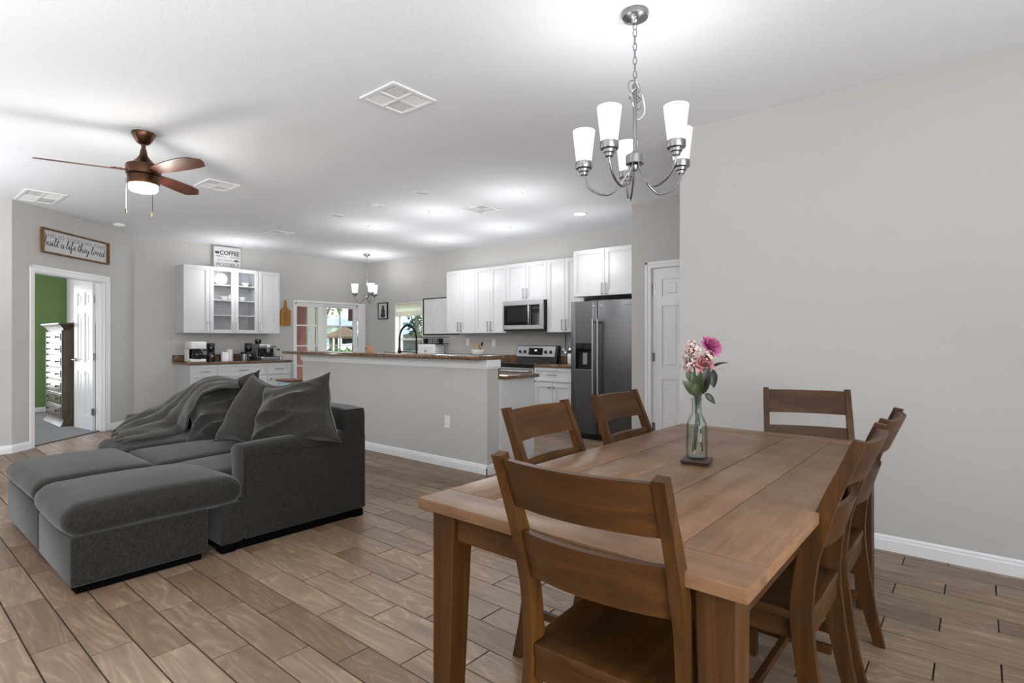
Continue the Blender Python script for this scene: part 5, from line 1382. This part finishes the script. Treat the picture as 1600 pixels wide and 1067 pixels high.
for (x, y, lit, lb) in [(-4.99, 4.50, 1, 'lit recessed light over the peninsula in the row of two, closer to the sliding door'), (-3.735, 4.49, 1, 'lit recessed light over the open end of the peninsula by the refrigerator'),
        (-6.28, 4.56, 1, 'lit recessed light over the far end of the raised bar'), (-3.72, 5.70, 1, 'lit recessed light in front of the refrigerator cabinet'),
        (-6.29, 5.80, 1, 'lit recessed light between the sink peninsula and the whiteboard'), (-4.96, 5.74, 1, 'lit recessed light in front of the range and microwave'),
        (-8.87, 3.86, 1, 'lit recessed light close to the coffee wall cabinets'),
        (-6.065, 3.84, 0, 'unlit recessed light farthest along the bar front'), (-5.26, 3.84, 0, 'unlit recessed light in the middle of three along the bar front'), (-4.43, 3.80, 0, 'unlit recessed light along the bar front, the one nearest the chandelier')]:
    can(x, y, lit, lb)
def vent(x, y, sx, sy, label, quad=True, rz=0):
    v = thing('ceiling_vent', (x, y, H - .012), label, 'vent')
    mb = MB(); b = .028; z0, z1 = H - .012, H - .0006
    x0, x1, y0, y1 = x - sx / 2, x + sx / 2, y - sy / 2, y + sy / 2
    mb.box(x0, x0 + b, y0, y1, z0, z1, .002).box(x1 - b, x1, y0, y1, z0, z1, .002).box(x0 + b, x1 - b, y0, y0 + b, z0, z1, .002).box(x0 + b, x1 - b, y1 - b, y1, z0, z1, .002)
    mb.box(x - .008, x + .008, y0 + b, y1 - b, z0 + .001, z1).box(x0 + b, x1 - b, y - .008, y + .008, z0 + .0012, z1)
    mb.build('frame', M['plate'], v, flat=True)
    MB().box(x0 + b, x1 - b, y0 + b, y1 - b, z1 - .001, z1 - .0002).build('backing', plain('vent_backing', (222, 222, 222), .8), v, flat=True)  # pale even sheet behind the slats
    for i, (qx, qy) in enumerate(((0, 0), (1, 0), (1, 1), (0, 1))):
        a0 = (x0 + b if qx == 0 else x + .008) + .002; a1 = (x - .008 if qx == 0 else x1 - b) - .002
        c0 = (y0 + b if qy == 0 else y + .008) + .002; c1 = (y - .008 if qy == 0 else y1 - b) - .002
        n = 6; alng = (i % 2 == 0)
        lv = None
        for k in range(n):
            f = (k + .5) / n
            if alng: o_ = Vector((a0 + (a1 - a0) * f, c0, H - .008)); m_ = MB().obox(o_, Y_, Vector((.8, 0, .6)), Vector((-.6, 0, .8)), c1 - c0, .012, .0015)
            else: o_ = Vector((a0, c0 + (c1 - c0) * f, H - .008)); m_ = MB().obox(o_, X_, Vector((0, .8, .6)), Vector((0, -.6, .8)), a1 - a0, .012, .0015)
            m_.build('slat', M['plate'], v, flat=True)
vent(-2.835, 2.24, .345, .345, 'square four way ceiling vent over the open floor before the dining table')
vent(-5.79, 2.33, .36, .30, 'ceiling vent beyond the ceiling fan over the sofa')
vent(-7.72, 1.30, .62, .34, 'wide ceiling vent near the bedroom doorway wall')
vent(-4.47, 4.76, .32, .32, 'ceiling vent among the lit recessed lights over the peninsula')
vent(-7.70, 3.95, .32, .30, 'ceiling vent in front of the coffee wall cabinets')
sm = thing('smoke_detector', (-8.75, 2.28, H - .035), 'round white smoke detector on the ceiling near the wall corner', 'smoke detector')
MB().lathe([(.07, 0), (.07, -.012), (.058, -.032), (0, -.036)], (-8.75, 2.28, H - .0005), 28).build('case', M['plate'], sm)
MB().lathe([(.03, -.033), (.03, -.0385), (0, -.039)], (-8.75, 2.28, H), 16).build('test_button', M['canoff'], sm)

# ------------------------------------------------------------------ writing
def text_mesh(body, size, O, U, V, N, mat, parent, name='lettering', shear=0, width=None, depth=.001, bold=0, spacing=1.0):
    cu = bpy.data.curves.new('t', 'FONT'); cu.body = body; cu.size = size; cu.align_x = 'LEFT'; cu.extrude = depth / 2; cu.shear = shear; cu.offset = bold; cu.space_character = spacing
    ob = bpy.data.objects.new('t', cu); COL.objects.link(ob)
    me = bpy.data.meshes.new_from_object(ob.evaluated_get(bpy.context.evaluated_depsgraph_get()))
    bpy.data.objects.remove(ob); bpy.data.curves.remove(cu)
    xs = [v.co.x for v in me.vertices]; k = width / (max(xs) - min(xs)) if width else 1; x0 = min(xs)
    O, U, V, N = Vector(O), Vector(U), Vector(V), Vector(N)
    og = origin(parent)
    for v in me.vertices: v.co = O + U * ((v.co.x - x0) * k) + V * v.co.y + N * (v.co.z + depth / 2) - og
    me.name = name; me.materials.clear(); me.materials.append(mat)
    o = bpy.data.objects.new(name, me); COL.objects.link(o); o.parent = parent
    return o
# single stroke script: one polyline per stroke, x-height 1
SC = {'b': (1.0, [[(0, .2), (.35, 1.2), (.45, 2.1), (.28, 2.2), (.2, 1.6), (.22, .2), (.45, 0), (.75, .2), (.8, .6), (.55, .85), (.3, .6)], [(.78, .6), (1.0, .5)]]),
      'u': (1.0, [[(0, .5), (.15, .95), (.15, .3), (.3, 0), (.6, .2), (.72, .95), (.74, .3), (.85, .05), (1.0, .3)]]),
      'i': (.55, [[(0, .3), (.2, .95), (.22, .25), (.35, .05), (.55, .3)], [(.24, 1.35), (.27, 1.42)]]),
      'l': (.65, [[(0, .3), (.4, 1.5), (.4, 2.2), (.24, 2.1), (.2, .4), (.35, .02), (.65, .3)]]),
      't': (.65, [[(0, .3), (.25, 1.0), (.32, 1.9), (.26, .4), (.4, .02), (.65, .3)], [(.02, 1.25), (.75, 1.42)]]),
      'a': (1.0, [[(.75, .8), (.4, .95), (.1, .55), (.2, .08), (.5, .1), (.72, .8), (.72, .25), (.82, .02), (1.0, .3)]]),
      'f': (.7, [[(0, .3), (.4, 1.5), (.42, 2.2), (.26, 2.1), (.22, .3), (.18, -.8), (.34, -.9), (.42, -.2), (.3, .15), (.7, .35)]]),
      'e': (.8, [[(0, .3), (.35, .45), (.58, .75), (.4, .98), (.15, .6), (.25, .1), (.5, .02), (.8, .3)]]),
      'h': (1.0, [[(0, .3), (.36, 1.5), (.38, 2.2), (.22, 2.1), (.18, 0), (.3, .7), (.52, .95), (.66, .75), (.66, .2), (.78, .02), (1.0, .3)]]),
      'y': (1.0, [[(0, .6), (.15, .95), (.18, .35), (.35, .15), (.62, .35), (.74, .95), (.68, -.3), (.45, -.95), (.28, -.7), (.6, -.1), (1.0, .35)]]),
      'o': (.85, [[(.3, .95), (.1, .5), (.3, .03), (.6, .25), (.6, .75), (.35, .95), (.55, .8), (.85, .7)]]),
      'v': (.85, [[(0, .7), (.15, .95), (.35, .05), (.62, .8), (.6, .95), (.85, .75)]]),
      'd': (1.0, [[(.72, .8), (.4, .95), (.1, .55), (.2, .08), (.5, .1), (.72, .8), (.82, 2.1), (.74, .3), (.84, .02), (1.0, .3)]]), ' ': (.45, [])}
def script(s, O, U, V, N, xh, width, th, mat, parent):
    tot = sum(SC[c][0] for c in s); kx = width / tot; x = 0; mb = MB(); O, U, V, N = Vector(O), Vector(U), Vector(V), Vector(N)
    for c in s:
        w, st_ = SC[c]
        for P in st_:
            if len(P) > 2:
                Q = [pl([(a, b, 0) for a, b in P], i / (len(P) * 4)) for i in range(len(P) * 4 + 1)]
            else: Q = [Vector((a, b, 0)) for a, b in P]
            mb.tube([O + U * ((x + q.x + .18 * q.y) * kx) + V * (q.y * xh) + N * .0005 for q in Q], th, 4)
        x += w
    return mb.build('script_lettering', mat, parent)
# the long framed sign over the bedroom doorway
u1, s0, s1, z0, z1 = -DD, 1.71, .585, 2.262, 2.555
Ws = s0 - s1
sg = thing('wall_sign', D((s0 + s1) / 2, .02, z0), 'long framed sign with script writing over the bedroom doorway', 'sign')
MB().obox(D(s0, .002, z0 + .005), u1, Z_, DN, Ws, z1 - z0 - .01, .010).build('board', M['paper'], sg, flat=True)
mb = MB(); fw, fd = .018, .045
mb.obox(D(s0, .0015, z0), u1, Z_, DN, Ws, fw, fd, .002).obox(D(s0, .0015, z1 - fw), u1, Z_, DN, Ws, fw, fd, .002)
mb.obox(D(s0, .0015, z0 + fw), u1, Z_, DN, fw, z1 - z0 - 2 * fw, fd, .002).obox(D(s1 + fw, .0015, z0 + fw), u1, Z_, DN, fw, z1 - z0 - 2 * fw, fd, .002)
mb.build('frame', M['frame'], sg, flat=True)
text_mesh('AND SO TOGETHER THEY', .062, D(s0 - .045, .0125, z0 + .195), u1, Z_, DN, M['ink2'], sg, width=Ws - .10, spacing=1.15)
script('built a life they loved', D(s0 - .035, .0125, z0 + .095), u1, Z_, DN, .048, Ws - .10, .0042, M['ink'], sg)
# coffee sign on the cabinets
cs = thing('coffee_sign', (-9.40, 3.94, 2.386), 'grey and white COFFEE sign standing on top of the glass door wall cabinet', 'sign')
MB().box(-9.44, -9.405, 3.735, 4.155, 2.386, 2.755, .003).build('panel', M['paper'], cs, flat=True)
X0 = -9.4045
text_mesh('COFFEE', .095, (X0, 3.825, 2.625), Y_, Z_, X_, M['inkd'], cs, width=.31, bold=.0025)
cup = [(0, 0), (.04, 0), (.05, .012), (.055, .04), (-.015, .04), (-.01, .012)]
MB().prism(cup, (X0, 3.765, 2.635), Y_, Z_, X_, .001).build('cup_emblem', M['inkd'], cs, flat=True)
script('it', (X0, 3.77, 2.585), Y_, Z_, X_, .014, .05, .002, M['ink'], cs)
text_mesh('MAKES', .05, (X0, 3.985, 2.578), Y_, Z_, X_, M['ink2'], cs, width=.15)
MB().tube([(X0, 3.76 + k * .02, 2.61 - .022 * math.sin(k / 9 * 1.6)) for k in range(10)], .004, 5).build('swash', M['ink2'], cs)
text_mesh('ALL THINGS', .042, (X0, 3.79, 2.525), Y_, Z_, X_, M['ink2'], cs, width=.23)
MB().prism([(.045 * math.cos(a), .03 * math.sin(a)) for a in [math.pi * k / 10 for k in range(11)]], (X0, 4.085, 2.528), Y_, Z_, X_, .001).tube([(X0, 4.085, 2.53), (X0, 4.085, 2.505)], .003, 5).build('umbrella_emblem', M['ink'], cs)
text_mesh('POSSIBLE', .085, (X0, 3.775, 2.435), Y_, Z_, X_, M['ink'], cs, width=.36, bold=-.0005)

# ------------------------------------------------------------------ bedroom chest
ch = thing('chest_of_drawers', (-10.47, 2.15, .012), 'tall weathered brown chest of drawers in the bedroom with glossy drawer fronts', 'dresser')
x0, x1, y0, y1 = -10.98, -9.97, 1.93, 2.39
MB().box(x0, x1, y0, y1, .10, 1.40).build('body', M['chest'], ch, flat=True)
def flare(z0, z1, e0, e1, n=6, crv=1):
    mb = MB()
    for k in range(n):
        a, b = k / n, (k + 1) / n; f = lambda t_: e0 + (e1 - e0) * (t_ ** 2 if crv > 0 else 1 - (1 - t_) ** 2)
        e = f(b); za, zb = z0 + (z1 - z0) * a, z0 + (z1 - z0) * b; ea = f(a)
        mb.hexa([(x0 - ea, y0 - ea, za), (x1 + ea, y0 - ea, za), (x1 + ea, y1, za), (x0 - ea, y1, za), (x0 - e, y0 - e, zb), (x1 + e, y0 - e, zb), (x1 + e, y1, zb), (x0 - e, y1, zb)])
    return mb
flare(.012, .12, .05, .0, 6, -1).build('plinth', M['chest'], ch, flat=True)
flare(1.37, 1.46, .0, .06, 6, 1).box(x0 - .07, x1 + .07, y0 - .07, y1 + .01, 1.46, 1.485, .004).build('crown_moulding', M['chest'], ch, flat=True)
nr = 7; hz = (1.37 - .13) / nr
for k in range(nr):
    za = .13 + k * hz
    mb = MB().box(x0 + .03, x1 - .03, y0 - .018, y0 - .0005, za + .012, za + hz - .008, .006, 2)
    mb.box(x0 + .06, x1 - .06, y0 - .026, y0 - .018, za + .035, za + hz - .032, .004)
    d_ = mb.build('drawer', M['chestd'], ch, flat=True)
    for xx in (x0 + .22, x1 - .22): MB().lathe([(.010, 0), (.008, .012), (.018, .02), (.016, .03), (0, .034)], (xx, y0 - .026, za + hz / 2), 12, -Y_).build('knob', M['black'], d_)
for xx in (x0, x1 - .03): MB().box(xx, xx + .03, y0 - .02, y0, .12, 1.38, .003).build('pilaster', M['chest'], ch, flat=True)
cr_ = [(-.40, 0), (.40, 0), (.40, .025), (.30, .03), (.16, .05), (.08, .09), (.03, .11), (.012, .16), (0, .175), (-.012, .16), (-.03, .11), (-.08, .09), (-.16, .05), (-.30, .03), (-.40, .025)]
MB().prism(cr_, (-10.35, 2.16, 1.4855), X_, Z_, Y_, .03, .004).build('crest', M['chest'], ch, flat=True)

# ------------------------------------------------------------------ floor: one object per tile plank, the largest in view
bpy.context.view_layer.update()
dg = bpy.context.evaluated_depsgraph_get()
PW, PL, PJ, PYO, PXO = .149, .585, .195, .597, -2.666
def proj(p):
    q = Vector(p) - Vector(cam.location); s_, c_ = math.sin(A40), math.cos(A40)
    r, d = c_ * q.x + s_ * q.y, -s_ * q.x + c_ * q.y
    return (800 + 867 * r / d, 531 - 867 * q.z / d, d) if d > .15 else None
planks = []
fx0, fx1, fy0, fy1 = -9.5, 2.6, -2.5, 6.7
eye = Vector(cam.location)
for row in range(int((fy0 - PYO) // PW), int((fy1 - PYO) // PW) + 1):
    y0, y1 = max(fy0, PYO + row * PW), min(fy1, PYO + (row + 1) * PW)
    ox = PXO + row * PJ
    for col in range(int((fx0 - ox) // PL), int((fx1 - ox) // PL) + 1):
        x0, x1 = max(fx0, ox + col * PL), min(fx1, ox + (col + 1) * PL)
        if x1 - x0 < .02 or y1 - y0 < .01: continue
        m_ = Vector(((x0 + x1) / 2, (y0 + y1) / 2, 0))
        if (m_ - DA).dot(DN) < -.30: continue
        P4 = [proj((a, b, 0)) for a, b in ((x0, y0), (x1, y0), (x1, y1), (x0, y1))]
        ar = 0
        if all(P4):
            hit = 0; n = 0
            for i in range(6):
                for j in range(3):
                    t_ = Vector((x0 + (x1 - x0) * (i + .5) / 6, y0 + (y1 - y0) * (j + .5) / 3, 0)); q = proj(t_); n += 1
                    if not q or not (0 < q[0] < 1600 and 0 < q[1] < 1067): continue
                    dv_ = t_ - eye; L_ = dv_.length
                    ok, loc, *_r = scn.ray_cast(dg, eye, dv_.normalized(), distance=L_ - .01)
                    if not ok: hit += 1
            A_ = abs(sum(P4[k][0] * P4[(k + 1) % 4][1] - P4[(k + 1) % 4][0] * P4[k][1] for k in range(4))) / 2
            ar = A_ * hit / n
        planks.append((ar, x0, x1, y0, y1))
planks.sort(key=lambda q: -q[0])
J = .0031
def plank_box(mb, x0, x1, y0, y1): return mb.box(x0, x1, y0, y1, -.006, 0, .0008)
full = None
for (ar, x0, x1, y0, y1) in planks[:298]:
    w, d_ = x1 - x0, y1 - y0
    if abs(w - PL) < 1e-4 and abs(d_ - PW) < 1e-4:
        if full is None:
            o = plank_box(MB(), J, PL - J, J, PW - J).build('tile_plank', M['tile'], None, flat=True); full = o.data
        else:
            o = bpy.data.objects.new('tile_plank', full); COL.objects.link(o)
        o.location = (x0, y0, 0)
    else:
        o = plank_box(MB(), x0 + J, x1 - J, y0 + J, y1 - J).build('tile_plank', M['tile'], None, flat=True)
    o.parent = floor
mb = MB()
for (ar, x0, x1, y0, y1) in planks[298:]: mb.box(x0 + J, x1 - J, y0 + J, y1 - J, -.006, 0)
o = mb.build('distant_tile_plank', M['tile'], floor, flat=True); o['kind'] = 'stuff'
